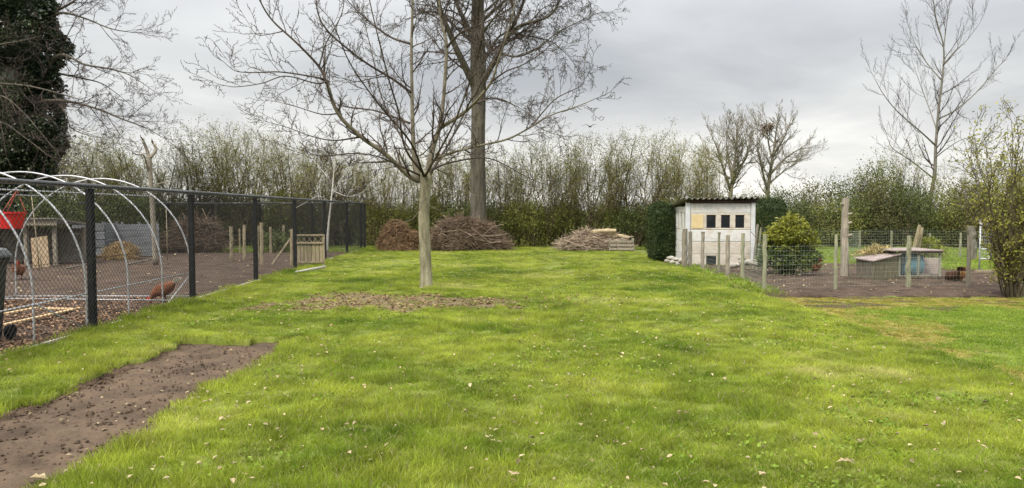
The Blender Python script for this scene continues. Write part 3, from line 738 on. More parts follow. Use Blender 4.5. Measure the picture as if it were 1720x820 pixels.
# ------------------------------------------------------------------ tall tree behind
D = 32.6; bx = A(803, 400, D)[0]
root = thing('tall_tree', 'tall mature tree with thick straight trunk rising behind the brushwood heap', 'tree', (bx, D, 0))
trunk = MB(); bark = MB(); S = []
tp = np.array([[bx, D, -.1], [bx, D, .5], [bx + .02, D, 2.2], [bx, D, 4], [bx + .03, D, 7], [bx, D, 10], [bx + .1, D, 13], [bx, D, 16], [bx - .2, D + .3, 19]])
tp = catmull(tp, 4)
trunk.tube(tp, np.interp(tp[:, 2], [-.1, .5, 2.5, 6, 8, 9, 13, 19], [.50, .39, .33, .31, .35, .30, .22, .07]), 16, jit=.025)
BP = dict(n=[6, 4, 3, 2], wob=[.17, .22, .26, .26], up=[.02, -.03, -.06, -.06], kids=[1.7, 1.5, 1.1], ang=[.7, .75, .75], ratio=[.52, .5, .5], rmin=.0055)
limbs = [
 ([(800,150,0),(780,110,-.5),(757,60,-1),(738,10,-1.4),(725,-60,-1.6),(715,-130,-1.6)], .20, .05),
 ([(800,80,0),(785,45,.6),(765,0,1.2),(750,-60,1.6)], .17, .05),
 ([(812,135,0),(832,100,-.3),(848,68,-.5),(866,35,-.8),(882,-5,-1),(895,-60,-1.2)], .16, .045),
 ([(848,66,-.5),(870,45,-1),(900,35,-1.4),(920,28,-1.7),(938,5,-2),(945,-40,-2.2)], .09, .025),
 ([(840,90,-.3),(870,95,-1.2),(905,80,-2),(935,55,-2.6),(965,40,-3)], .06, .015),
 ([(806,118,0),(840,60,1.5),(880,60,2.5),(925,70,3.2),(950,90,3.6)], .08, .016),
 ([(806,40,0),(850,0,1),(890,-30,2),(940,-40,3),(975,-20,3.5)], .09, .02),
 ([(800,60,0),(760,30,2),(720,20,3),(690,30,3.6)], .08, .02),
 ([(804,170,0),(835,165,-1),(870,180,-1.8),(900,200,-2.4)], .035, .010),
 ([(803,100,0),(810,60,-2),(830,30,-3.5),(850,10,-4.5)], .09, .02),
 ([(803,0,0),(770,-60,-1),(730,-120,-2)], .12, .03), ([(803,-20,0),(850,-90,-1),(900,-150,-2)], .12, .03), ([(803,-60,0),(800,-140,2),(820,-220,3)], .12, .03),
]
for k in range(14):
    z = 8.2 + k * .62; a = k * 2.4; L = RNG.uniform(2.6, 4.6); d = np.array([math.cos(a), math.sin(a) * .8, 0])
    p = np.array([bx, D, z]); limb(S, bark, [p, p + d*L*.3 + [0, 0, L*.22], p + d*L*.65 + [0, 0, L*.5], p + d*L + [0, 0, L*.62]], .075, .015, BP, .5, 1.9, 6, .15, Lend=.8)
for pp, r0, r1 in limbs:
    limb(S, bark, wp(*pp), r0, r1, BP, .42, 2.3, 8, .1, Lend=.85)
part('trunk', trunk, M['bark_big'], root, smooth=True)
part('limbs', bark, M['bark_big'], root, smooth=True)
tw = MB(); seg_mesh(tw, S)
part('crown', tw, M['twig_big'], root, kind='stuff', label='fine drooping bare twigs of the tall tree')

# ------------------------------------------------------------------ ivy-clad tree at the left edge
D = 29.0; bx = A(30, 400, D)[0]
root = thing('ivy_tree', 'large tree at left edge with trunk wrapped in dark ivy', 'tree', (bx, D, 0))
trunk = MB(); bark = MB(); S = []
tp = catmull(np.array([[bx, D, -.1], [bx, D, 2], [bx + .1, D, 6], [bx, D, 10], [bx - .1, D, 14], [bx - .3, D, 18]]), 4)
trunk.tube(tp, np.linspace(.45, .18, len(tp)), 12, jit=.03)
IP = dict(n=[6, 4, 3, 2], wob=[.14, .18, .22, .22], up=[.0, .02, .05, .06], kids=[1.2, 1.0, .9], ang=[.65, .7, .75], ratio=[.52, .5, .5], rmin=.005)
limbs = [
 ([(60,170,0),(110,170,-.8),(160,182,-1.2),(205,200,-1.5),(245,215,-1.7),(268,228,-1.8)], .06, .01),
 ([(70,110,0),(105,92,-.5),(140,108,-.8),(180,115,-1),(215,125,-1.2),(240,140,-1.3)], .06, .01),
 ([(90,160,-.3),(110,190,-.8),(120,215,-1),(150,228,-1.2),(175,232,-1.3)], .03, .008),
 ([(70,40,0),(100,22,-.3),(140,30,-.5),(185,48,-.8),(225,55,-1)], .055, .01),
 ([(90,20,0),(120,5,-.5),(150,-20,-.8),(190,-40,-1)], .05, .012),
 ([(80,120,.3),(130,130,1.2),(170,140,1.8),(200,160,2.2)], .045, .01),
 ([(-60,130,-1.5),(0,140,-2.2),(50,145,-2.6),(110,160,-2.8),(150,172,-3)], .05, .008),
 ([(-60,160,-1.5),(0,160,-2),(40,190,-2.4),(70,225,-2.6),(95,255,-2.7)], .04, .008),
 ([(-50,90,-1.5),(0,75,-2),(30,70,-2.2),(70,60,-2.4)], .035, .008),
 ([(-60,210,-1.5),(0,205,-2),(40,230,-2.4),(80,260,-2.6)], .035, .008),
]
for pp, r0, r1 in limbs:
    limb(S, bark, wp(*[(u, v, o * 1.4) for u, v, o in pp]), r0 * 1.3, r1 * 1.2, IP, .34, 1.9, 7, .15, Lend=.75)
part('trunk', trunk, M['bark_big'], root, smooth=True)
part('limbs', bark, M['bark_big'], root, smooth=True)
tw = MB(); seg_mesh(tw, S)
part('crown', tw, M['twig_big'], root, kind='stuff', label='bare spreading twigs of the ivy-clad tree')
iv = MB(); iv2 = MB(); N = 62000
zz = RNG.uniform(.6, 13.5, N); aa = RNG.uniform(0, 6.283, N)
Rr = 1.42 * (1.02 + .12 * np.sin(zz * 1.7) + .12 * np.sin(2 * aa + zz) + .10 * np.sin(5 * aa - 3.1 * zz) + .3 * (vnoise(aa * 1.5, zz, .8, 9) - .5)) * np.interp(zz, [0, 2, 4, 8, 13.5], [.95, .95, 1.0, 1.12, 1.05])
rr = Rr * (1 - .25 * RNG.random(N) ** 2) + RNG.normal(0, .05, N)
P = np.stack([bx + np.cos(aa) * rr, D + np.sin(aa) * rr, zz], 1)
Dn = np.stack([np.cos(aa), np.sin(aa), np.full(N, -.5)], 1)
iv.leaves(P, .125, .2, .8, Dn)
zz = np.linspace(.3, 13.4, 26); cc = MB(); cc.tube(np.stack([bx + 0*zz, D + 0*zz, zz], 1), 1.08 + .1*np.sin(zz*2.1), 16, jit=.09); part('ivy_core', cc, M['ivy'], root)  # dark core tube added to fill in behind the ivy leaves
part('ivy', iv, M['ivy'], root, kind='stuff')
N = 3500; zz = RNG.uniform(1.5, 5.0, N); aa = RNG.uniform(2.6, 6.8, N); rr = RNG.normal(1.6, .45, N)
iv2.leaves(np.stack([bx + np.cos(aa) * rr, D + np.sin(aa) * rr, zz], 1), .09, .2, .7)
part('ivy_shoots', iv2, M['ivy_light'], root, kind='stuff')

# ------------------------------------------------------------------ hedge trees closing the garden
HP = dict(n=[9, 4, 2], wob=[.09, .14, .2], up=[.05, .09, .07], kids=[1.8, 1.8], ang=[.72, .75], ratio=[.36, .45], rmin=.005, leaflev=1, wind=.012)
def hedge_tree(h, nst, nleaf, leafm, label, group, jt=.17, spread=.6, lean=.12, size=.056):
    t = thing('hedge_tree', label, 'tree', (0, 0, 0), group)
    S = []; tips = []
    for i in range(nst):
        p = np.array([RNG.normal(0, spread * .5), RNG.normal(0, spread * .4), -.1])
        grow(S, p, nrm(np.array([RNG.normal(lean, .16), RNG.normal(0, .12), 1.0])), h * RNG.uniform(.72, 1.05), RNG.uniform(.024, .06), 0, HP, tips)
    tips = np.array(tips); w = (tips[:, 2] / h); k = RNG.choice(len(tips), nleaf, p=(.35 + w) / (.35 + w).sum())
    P = tips[k] + RNG.normal(0, jt, (nleaf, 3)); P = P[P[:, 2] > .05]
    st = MB(); seg_mesh(st, S); part('trunk', st, M['hedge_stem'], t)
    lf = MB(); lf.leaves(P, size, .3, .6); part('crown', lf, leafm, t)
    return t
HLAB = 'slender hedge tree with sparse olive leaves in the row across the back'
HGRP = 'hedge trees across the back of the garden'
protos = [hedge_tree(5.0, random.randint(3, 4), random.randint(1500, 2000), M['hedge_leaf'], HLAB, HGRP) for i in range(7)]
first = [True] * len(protos)
def put_tree(k, loc, rz, sc):
    if first[k]:
        o = protos[k]; o.location = loc; o.rotation_euler = (0, 0, rz); o.scale = (sc, sc, sc); first[k] = False; return o
    return dup(protos[k], loc, rz, sc)
def SECT(x):
    return ', behind the chicken run' if x < -7.0 else ', left of the tall tree' if x < -1.8 else ', between tall tree and stick heap' if x < 3.2 else ', towards the shed'
def sect(x, what):
    pre = 'slender leafy hedge tree' if what == 'hedge tree' else 'low undergrowth bush at the hedge foot'
    return pre + (' in the row behind the chicken run' if x < -7.0 else ' between the run corner and tall trunk' if x < -1.8 else ' between the tall trunk and the pale stick heap' if x < 3.2 else ' between the pale stick heap and the shed')
xs = np.arange(-24, 9.6, .46)
for i, x in enumerate(xs):
    for row, y in enumerate((35.0, 36.5)):
        px = 860 + x / 36 * FPX
        hs = np.interp(px, [60, 250, 300, 480, 520, 640, 900, 1000, 1120, 1180, 1200], [.95, .90, 1.0, 1.0, .86, .82, .88, .95, .98, .86, .72])
        o = put_tree(random.randrange(7), (x + random.uniform(-.25, .25), y + random.uniform(-.4, .4), -.05), random.uniform(-.5, .5), hs * random.uniform(.9, 1.1))
        o['label'], o['group'] = sect(x, 'hedge tree'), HGRP + SECT(x)

# undergrowth bushes
def bush_mesh(rx, ry, h, nleaf, size, nclump=45, core=.5, flat=.0):
    C = []
    for i in range(nclump):
        a = random.uniform(0, 6.283); e = random.random() ** .6
        zz = random.uniform(.05, 1.0); rr = math.sqrt(max(0, 1 - (max(0, zz - .35) / .68) ** 2)) * (.8 if zz < .12 else 1)
        C.append([math.cos(a) * rx * rr * e, math.sin(a) * ry * rr * e, zz * h])
    C = np.array(C); k = RNG.integers(0, nclump, nleaf)
    sg = np.array([rx * .20, ry * .20, h * .095])
    P = C[k] + RNG.normal(0, 1, (nleaf, 3)) * sg
    P[:, 2] = np.abs(P[:, 2]) + .02
    lf = MB(); lf.leaves(P, size, .35, .6)
    S0 = np.zeros((nclump, 3)); S0[:, :2] = RNG.normal(0, .12, (nclump, 2)) * [rx, ry]; S0[:, 2] = -.05
    st = MB(); mid = S0 * .5 + C * .5 + RNG.normal(0, .08, C.shape); st.sticks(S0, mid, .02, .014); st.sticks(mid, C, .014, .006)
    Ct = C + RNG.normal(0, 1, C.shape) * sg * 1.2 + np.array([0, 0, h * .06]); st.sticks(C, Ct, .006, .004)
    return lf, st
def bush(name, label, cat, m, rx, ry, h, nleaf, size, loc=(0, 0, 0), group=None, ncl=45, stem='hedge_stem'):
    t = thing(name, label, cat, (0, 0, 0), group)
    lf, st = bush_mesh(rx, ry, h, nleaf, size, ncl)
    part('stems', st, M[stem], t); part('foliage', lf, m, t)
    t.location = loc
    return t
BL = 'leafy undergrowth bush at the foot of the hedge trees'; BG = 'undergrowth along the hedge foot'
bp = [bush('undergrowth_bush', BL, 'bush', M['bush_leaf' if i % 2 else 'bush_dark'], 1.0, .7, 1.9, 2600, .075, group=BG) for i in range(4)]
bf = [True] * 4
def put_bush(k, loc, rz, sc):
    if bf[k]:
        o = bp[k]; o.location = loc; o.rotation_euler = (0, 0, rz); o.scale = sc; bf[k] = False; return o
    return dup(bp[k], loc, rz, sc)
for x in np.arange(-24, 10.2, .85):
    left = x < -6.5
    for y in ((35.2, 37.2) if left else (34.5, 36.9)):
        s = random.uniform(.95, 1.3) if left else random.uniform(.85, 1.2)
        o = put_bush(random.choice((0, 2, 1, 3)) if left else random.choice((1, 3, 1, 0)), (x + random.uniform(-.4, .4), y + random.uniform(-.4, .4), -.08), random.uniform(0, 6.28), (1.0, 1.0, s))
        o['label'], o['group'] = sect(x, 'bush'), BG + SECT(x)
# taller dense bushes on the right, behind the pens
RL = 'dense tangled bush in the dark hedge behind the pens'; RG = 'bushes of the hedge behind the pens'
rp = [bush('hedge_bush', RL, 'bush', M[['bush_dark', 'bush_leaf', 'bush_red'][i]], 1.35, .9, 2.7, 4200, .08, group=RG, ncl=70) for i in range(3)]
rf = [True] * 3
for x in np.arange(10.2, 28, 1.15):
    px = 860 + x / 35 * FPX
    hh = np.interp(px, [1220, 1330, 1440, 1480, 1560, 1600, 1720, 1850], [2.6, 2.5, 3.0, 3.6, 3.5, 3.1, 3.2, 3.4]) / 2.7
    for y in (34.8, 36.4):
        k = random.choice((0, 0, 1, 0, 2))
        loc = (x + random.uniform(-.4, .4), y + random.uniform(-.5, .5), -.1); sc = (1.05, 1.0, hh * random.uniform(.8, 1.1) * (1 if y > 35 else .82)); rz = random.uniform(0, 6.28)
        if rf[k]:
            o = rp[k]; o.location = loc; o.rotation_euler = (0, 0, rz); o.scale = sc; rf[k] = False
        else: dup(rp[k], loc, rz, sc)
# loose leafy hedge trees rising out of the right hedge
t = hedge_tree(4.4, 6, 1900, M['bush_leaf'], 'loose leafy shrub rising above the dark hedge behind the pens', 'leafy shrubs above the right hedge', jt=.10, spread=1.2, lean=0, size=.07)
t.location = (*A(1490, 380, 37)[:2], -.1)
for u, s in ((1455, .82), (1525, .95), (1560, .85), (1440, .7), (1610, .8), (1660, .85), (1710, .9), (1385, .62), (1350, .6), (1310, .62), (1240, .6)):
    dup(t, (*A(u, 380, 37 + random.uniform(-1, 1))[:2], -.1), random.uniform(0, 6.28), s)

# bare trees beyond the hedge
TP = dict(n=[5, 4, 3, 2], wob=[.09, .12, .16, .2], up=[.12, .10, .08, .06], kids=[1.6, 1.4, 1.1], ang=[.55, .55, .6], ratio=[.52, .5, .5], rmin=.005)
def far_tree(name, label, u, vb, vt, D, limbs, r, m, tm, every, L0, nside=6, TP=TP):
    global by
    b = A(u, vb, D); root = thing(name, label, 'tree', (b[0], D, -.1)); S = []; bark = MB()
    for pp, r0, r1 in limbs:
        limb(S, bark, [A(uu, vv, D + o) for uu, vv, o in pp], r0, r1, TP, every, L0, nside, .25, Lend=.55)
    part('trunk', bark, M[m], root, smooth=True)
    tw = MB(); seg_mesh(tw, S); part('crown', tw, M[tm], root, kind='stuff')
    return root
far_tree('bare_tree', 'tall bare tree with open vase-shaped crown beyond the right hedge', 1558, 400, 0, 41, [
 ([(1556,405,0),(1562,340,0),(1570,290,0),(1572,240,0),(1577,180,0),(1583,130,0),(1585,80,0),(1572,30,0),(1566,-15,0)], .14, .018),
 ([(1572,245,0),(1545,220,-.5),(1510,190,-1),(1485,160,-1.4),(1468,130,-1.6)], .055, .012),
 ([(1576,200,0),(1605,185,.6),(1640,155,1),(1670,120,1.3),(1688,100,1.4)], .055, .012),
 ([(1582,135,0),(1560,110,.5),(1540,80,.8),(1528,50,1)], .042, .011),
 ([(1584,110,0),(1605,85,-.5),(1622,70,-.8),(1645,40,-1)], .042, .011),
 ([(1585,80,0),(1590,40,.6),(1598,-10,.8)], .042, .011),
 ([(1571,265,0),(1590,250,-1),(1615,235,-1.6),(1650,225,-2)], .036, .010),
 ([(1574,220,0),(1560,180,1.5),(1545,140,2.3),(1535,110,2.6)], .042, .010),
 ([(1563,330,0),(1545,340,-1),(1535,350,-1.6)], .05, .02),
 ([(1568,300,0),(1530,270,-1),(1500,250,-1.6),(1492,235,-1.8)], .045, .012),
], .2, 'bark_grey', 'twig_big', .50, 3.2, TP=dict(n=[7, 4, 3], wob=[.08, .12, .16], up=[.13, .10, .08], kids=[1.1, .9], ang=[.5, .55], ratio=[.42, .45], rmin=.0058))
far_tree('bare_tree', 'bare round-headed tree just left of the shed roof in the distance', 1222, 400, 0, 46, [
 ([(1226,410,0),(1227,330,0),(1232,290,0),(1236,250,0),(1238,215,0)], .22, .03),
 ([(1227,320,0),(1214,280,-.5),(1205,250,-.8),(1195,228,-1)], .12, .02),
 ([(1228,315,0),(1245,280,.5),(1257,250,.8),(1265,225,1)], .12, .02),
 ([(1230,300,0),(1222,260,1),(1220,225,1.4)], .10, .02), ([(1226,300,0),(1205,285,1),(1190,260,1.5)], .07, .015), ([(1231,290,0),(1255,262,-1),(1250,222,-1.6)], .09, .015),
 ([(1228,310,0),(1240,270,-1.2),(1228,215,-1.6)], .09, .015),
], .2, 'twig_far', 'twig_far', .25, 2.3)
far_tree('bare_tree', 'bare tree with a dark nest in its crown beyond the shed', 1288, 400, 0, 46, [
 ([(1290,410,0),(1289,330,0),(1294,290,0),(1300,250,0),(1305,210,0)], .22, .03),
 ([(1294,292,0),(1315,270,.5),(1335,255,.8),(1348,248,1)], .10, .02),
 ([(1289,320,0),(1280,285,-.5),(1272,250,-.8),(1272,225,-.9)], .11, .02),
 ([(1298,262,0),(1315,235,-.8),(1325,212,-1)], .10, .02), ([(1297,270,0),(1290,235,.9),(1288,208,1.2)], .09, .02), ([(1290,310,0),(1320,285,1.5),(1335,275,2)], .07, .015),
], .2, 'twig_far', 'twig_far', .25, 2.3)
b = A(1289, 216, 46); mb = MB(); mb.leaves(b + RNG.normal(0, .16, (160, 3)), .3, .3, .2)
solo('nest', mb, M['brush'], tuple(b), 'small dark stick nest high in the bare tree beyond the shed', 'nest')

# ------------------------------------------------------------------ small trees inside the run
far_tree('pollard_tree', 'pollarded tree with stubby cut branches inside the chicken run', 262, 440, 0, 23, [
 ([(262,445,0),(258,380,0),(254,320,0),(252,275,0),(250,262,0)], .095, .06),
 ([(251,268,0),(246,250,0),(240,236,-.1)], .06, .045), ([(252,266,0),(262,252,.1),(258,242,.1)], .05, .04),
 ([(250,290,0),(242,262,-.3),(232,260,-.4)], .035, .025), ([(254,330,0),(265,310,-.3),(290,305,-.4),(298,300,-.5)], .025, .012),
], .1, 'post_grey', 'hedge_stem', 3.5, .25, 8)
far_tree('birch_tree', 'thin pale-stemmed birch leaning beside the wooden gate', 553, 425, 0, 27.5, [
 ([(549,425,0),(551,390,0),(555,350,0),(559,310,0),(562,270,0),(560,235,0)], .065, .010),
 ([(557,330,0),(575,300,-.5),(595,270,-.8),(612,262,-1)], .014, .005), ([(556,340,0),(535,330,-.8),(505,345,-1.4),(492,352,-1.6)], .013, .005),
 ([(559,310,0),(540,285,.5),(520,262,.8)], .013, .005), ([(561,290,0),(580,262,.4),(598,232,.6)], .013, .005), ([(558,320,0),(585,330,-1),(610,322,-1.4),(628,300,-1.6)], .012, .005),
], .08, 'bark_birch', 'twig_big', .3, 1.0)

# ------------------------------------------------------------------ chain-link fence
def chainlink(mb, p0, p1, z0, z1, pitch=.075, r=.0032, off=0):
    "two crossing layers of diagonal wire clipped to the bay"
    p0 = np.array(p0); p1 = np.array(p1); L = np.linalg.norm(p1 - p0); H = z1 - z0; d = (p1 - p0) / L
    nn = np.array([d[1], -d[0]])
    for sgn, o in ((1, .002), (-1, -.002)):
        c = np.arange(-H, L + H, pitch)
        # line: s = c + sgn*z ; z in 0..H ; s in 0..L
        za = np.zeros_like(c); zb = np.full_like(c, H)
        if sgn > 0: za = np.maximum(za, -c); zb = np.minimum(zb, L - c)
        else: za = np.maximum(za, c - L); zb = np.minimum(zb, c)
        k = zb - za > .01; c, za, zb = c[k], za[k], zb[k]
        sa, sb = c + sgn*za, c + sgn*zb
        Pa = np.stack([p0[0] + d[0]*sa + nn[0]*o, p0[1] + d[1]*sa + nn[1]*o, z0 + za], 1)
        Pb = np.stack([p0[0] + d[0]*sb + nn[0]*o, p0[1] + d[1]*sb + nn[1]*o, z0 + zb], 1)
        mb.sticks(Pa, Pb, r, r, 3)
    return mb
def link_fence(label, pts, side, topz=1.98, r=.0027, pitch=.082, foot=True):
    t = thing('chain_link_fence', label, 'fence', (pts[0][0], pts[0][1], 0))
    for i, (x, y) in enumerate(pts):
        mb = MB(); mb.box((x, y, topz / 2 - .04), (.086, .086, topz + .04)); p = part('post', mb, M['black'], t, bevel=.006)
        if foot:
            mb = MB(); mb.box((x + .01, y, -.005), (.16, .16, .09), rz=.2, jit=.012); part('footing', mb, M['stone'], p)
        if i == 0: continue
        a = np.array(pts[i-1]); b = np.array(pts[i]); d = (b - a) / np.linalg.norm(b - a); n = np.array([d[1], -d[0]]) * side
        mb = MB(); mb.tube([(*a, topz + .02), (*b, topz + .02)], .03, 10); part('top_rail', mb, M['rail_glint'], t, smooth=True)
        rr = r * (1 if (a[1] + b[1]) / 2 < 16 else .8); mb = MB(); chainlink(mb, a + n*.058, b + n*.058, .05, topz + .01, pitch, rr)
        for zz in (.06, 1.0, topz - .02): mb.sticks([(*(a + n*.061), zz)], [(*(b + n*.061), zz)], r*1.1, r*1.1, 4)
        part('mesh_panel', mb, M['wire_black'], t, kind='stuff')
        mb = MB(); mb.beam((*(a + d*.055), -.02), (*(b - d*.055), -.02), .04, .11); part('gravel_board', mb, M['concrete_warm'], t, bevel=.005)
    return t
FY = [6.7, 10.17, 13.6, 17.3, 20.8, 24.6, 28.4, 32.4]
link_fence('black chain-link fence running along the left side of the lawn', [(fence_x(y), y) for y in FY], 1)
link_fence('black chain-link fence across the far end of the chicken run', [(A(u, 400, 32.4)[0], 32.4 + (.0 if i else .06)) for i, u in enumerate((606, 525, 437, 357, 283, 205, 125, 45, -40))], -1, r=.0030, foot=False)

# ------------------------------------------------------------------ polytunnel hoop frame
TY = [9.09 + 1.2 * k for k in range(-2, 5)]
def tx(y): return -(5.65 + .03 * y)
root = thing('hoop_frame', 'bare galvanised polytunnel hoop frame standing inside the fence', 'frame', (tx(10), 10, 0))
Wd = 3.3
def hoop_pt(y, t):
    "t 0..1 from right foot to left foot"
    cxm = tx(y) - Wd / 2
    if t < .10: return np.array([tx(y), y, t / .10 * .60])
    if t > .90: return np.array([tx(y) - Wd, y, (1 - t) / .10 * .60])
    a = (t - .10) / .80 * math.pi
    return np.array([cxm + Wd / 2 * math.cos(a), y, .60 + 1.66 * math.sin(a)])
for y in TY:
    mb = MB(); mb.tube([hoop_pt(y, t) for t in np.linspace(0, 1, 57)], .0135, 10); part('hoop', mb, M['galv'], root, smooth=True)
def tube_part(name, a, b, r=.011):
    mb = MB(); mb.tube([a, b], r, 8); part(name, mb, M['galv'], root, smooth=True)
for tt in (.345, .655):
    tube_part('purlin', hoop_pt(TY[0], tt) + [0, -.1, -.03], hoop_pt(TY[-1], tt) + [0, .05, -.03])
tube_part('side_rail', (tx(TY[0]) + .03, TY[0], .5), (tx(TY[-1]) + .03, TY[-1], .5))
tube_part('brace', (tx(TY[-1]) + .035, TY[-1], .5), (tx(TY[-2]) + .035, TY[-2] + .05, .02))
tube_part('brace', (tx(TY[2]) + .035, TY[2], .5), (tx(TY[3]) + .035, TY[3] - .1, .02))
tube_part('brace', hoop_pt(TY[-2], .655), hoop_pt(TY[-3], .80) + [.4, 0, 0], .013)
tube_part('ground_bar', (tx(13.9), 13.88, .05), (tx(13.9) - Wd, 13.88, .05))
tube_part('ground_bar', (tx(13.9), 13.3, .04), (tx(13.9) - Wd, 13.5, .05))
tube_part('base_rail', (tx(TY[0]) - Wd, TY[0], .06), (tx(TY[-1]) - Wd, TY[-1], .06))
# red hanging bucket
b = A(20, 384, 9.95)
root = thing('hanging_bucket', 'red plastic bucket hanging on cords from the hoop frame', 'bucket', tuple(b))
mb = MB(); c0 = b
prof = [(.125, 0), (.16, .19), (.175, .20), (.175, .225), (.158, .225), (.115, .02)]
mb.loft([((c0[0], c0[1], c0[2] + z), (r, 0, 0), (0, r, 0)) for r, z in prof], 20); part('bucket_body', mb, M['red'], root, smooth=False, bevel=0)
hang = hoop_pt(9.95, .345) + [0, 0, -.03]
for k in range(3):
    a = k * 2.094 + .4; q = c0 + np.array([.165 * math.cos(a), .165 * math.sin(a), .215])
    mb = MB(); mb.sticks([q], [hang], .006, .006, 5); part('cord', mb, M['rope'], root)
# planks lying on the chips
for lab, a, b in (('upper pale plank lying on the wood chips inside the hoop frame', (8, 530), (62, 520)), ('lower pale plank lying on the wood chips, nearer the fence', (6, 549), (135, 520)), ('short reddish plank on the wood chips beside the two pale ones', (70, 521), (130, 522))):
    ax, ay = G(*a); bx2, by2 = G(*b); mb = MB(); mb.beam((ax, ay, .03), (bx2, by2, .03), .07, .025)
    solo('plank', mb, M['plank_yellow'], (ax, ay, .0), lab, 'plank', 'planks on the chips', bevel=.003)
# black bin at the left edge
gx, gy = -6.76, 9.25
root = thing('wheelie_bin', 'black plastic bin with grey lid at the far left edge', 'bin', (gx, gy, 0))
mb = MB(); mb.loft([((gx, gy, z), (w * .71, w * .71, 0), (-w * .71, w * .71, 0)) for w, z in ((.27, .02), (.29, .1), (.36, .98), (.40, 1.0), (.40, 1.05))], 4); part('bin_body', mb, M['bin'], root, bevel=.02)
mb = MB(); mb.loft([((gx, gy, z), (w * .71, w * .71, 0), (-w * .71, w * .71, 0)) for w, z in ((.42, 1.052), (.42, 1.09), (.36, 1.17), (.2, 1.20))], 4); part('lid', mb, M['bin_lid'], root, bevel=.015)
for s in (-1, 1):
    mb = MB(); mb.tube([(gx + s*.2, gy + .3, .09), (gx + s*.26, gy + .3, .09)], .09, 14); part('wheel', mb, M['black'], root)

# ------------------------------------------------------------------ poultry shelter, pallets and bits in the run
cxs, cys = -15.2, 23.6
root = thing('poultry_shelter', 'low open-fronted weathered wooden shelter at the back of the run', 'shelter', (cxs, cys, 0))
for i, x in enumerate((-17.0, -15.05, -14.15)):
    mb = MB(); mb.box((x, cys - .75, .66), (.11, .10, 1.4), jit=.008); part('post', mb, M['post_grey'], root, bevel=.006)
    mb = MB(); mb.box((x, cys + .75, .55), (.11, .10, 1.15), jit=.008); part('post', mb, M['post_grey'], root, bevel=.006)
for k in range(7):
    mb = MB(); z0 = 1.42 - .035 * k; mb.beam((-17.4, cys - .95 + .29*k, z0), (-13.95, cys - .95 + .29*k, z0 + .01), .275, .03); part('roof_board', mb, M['shelter'], root, bevel=.004)
mb = MB(); mb.box((-15.65, cys - .98, 1.30), (3.4, .03, .17)); part('fascia_board', mb, M['post_grey'], root, bevel=.004)
for k in range(6):
    mb = MB(); mb.box((-15.6, cys + .82, .10 + .18*k), (3.2, .025, .172)); part('back_board', mb, M['shelter'], root, bevel=.003)
# leaning panel and canes
a0 = A(62, 442, 21.5)
mb = MB(); mb.box((0, 0, .47), (.46, .03, .95)); mb.box((0, .02, .25), (.46, .03, .08)); mb.box((0, .02, .75), (.46, .03, .08))
o = solo('panel', mb, M['panel_tan'], (0, 0, 0), 'sun-bleached board leaning in front of the poultry shelter', 'board', bevel=.004)
o.location = (a0[0], 21.7, -.02); o.rotation_euler = (R(-14), R(-9), .15)
for lab, u0, v0, u1, v1, Y in (('thin bamboo cane leaning left of the board in the run', 66, 446, 53, 330, 20.5), ('thin bamboo cane standing right of the board, under the shelter edge', 70, 442, 62, 405, 21.2), ('slim upright stake near the pollarded tree', 281, 430, 279, 350, 25)):
    p, q = A(u0, v0, Y), A(u1, v1, Y + .2); p[2] = -.03; mb = MB(); mb.tube([p, (p + q) / 2 + [.01, 0, 0], q], [.016, .015, .012], 7, jit=.05)
    solo('cane', mb, M['timber'], tuple(p), lab, 'cane', smooth=True)
# grey pallet compost bay
gx, gy = A(150, 430, 26.5)[:2]; gy = 26.5
root = thing('pallet_crate', 'grey slatted pallet crate left of the grey board wall in the run', 'crate', (gx, gy, 0))
for k in range(4):
    mb = MB(); mb.box((gx, gy, .18 + .30*k), (1.15, .03, .25)); part('slat', mb, M['plank_grey'], root, bevel=.004)
    mb = MB(); mb.box((gx, gy + 1.0, .18 + .30*k), (1.15, .03, .25)); part('slat', mb, M['plank_grey'], root, bevel=.004)
    for s in (-1, 1):
        mb = MB(); mb.box((gx + s*.585, gy + .5, .18 + .30*k), (.03, .96, .25)); part('slat', mb, M['plank_grey'], root, bevel=.004)
for sx in (-.52, .52):
    for sy in (.065, .935):
        mb = MB(); mb.box((gx + sx, gy + sy, .62), (.09, .09, 1.3)); part('corner_post', mb, M['plank_grey'], root, bevel=.004)
ax, bx2 = A(172, 430, 27.2)[0], A(268, 430, 27.2)[0]
root = thing('board_wall', 'low grey wall of horizontal boards behind the hay in the run', 'wall', ((ax + bx2) / 2, 27.2, 0))
for k in range(5):
    mb = MB(); mb.box(((ax + bx2) / 2, 27.2, .12 + .235*k), (bx2 - ax, .03, .225)); part('board', mb, M['plank_grey'], root, bevel=.004)
for x in np.linspace(ax + .1, bx2 - .1, 4):
    mb = MB(); mb.box((x, 27.26, .6), (.08, .08, 1.3)); part('post', mb, M['plank_grey'], root, bevel=.004)
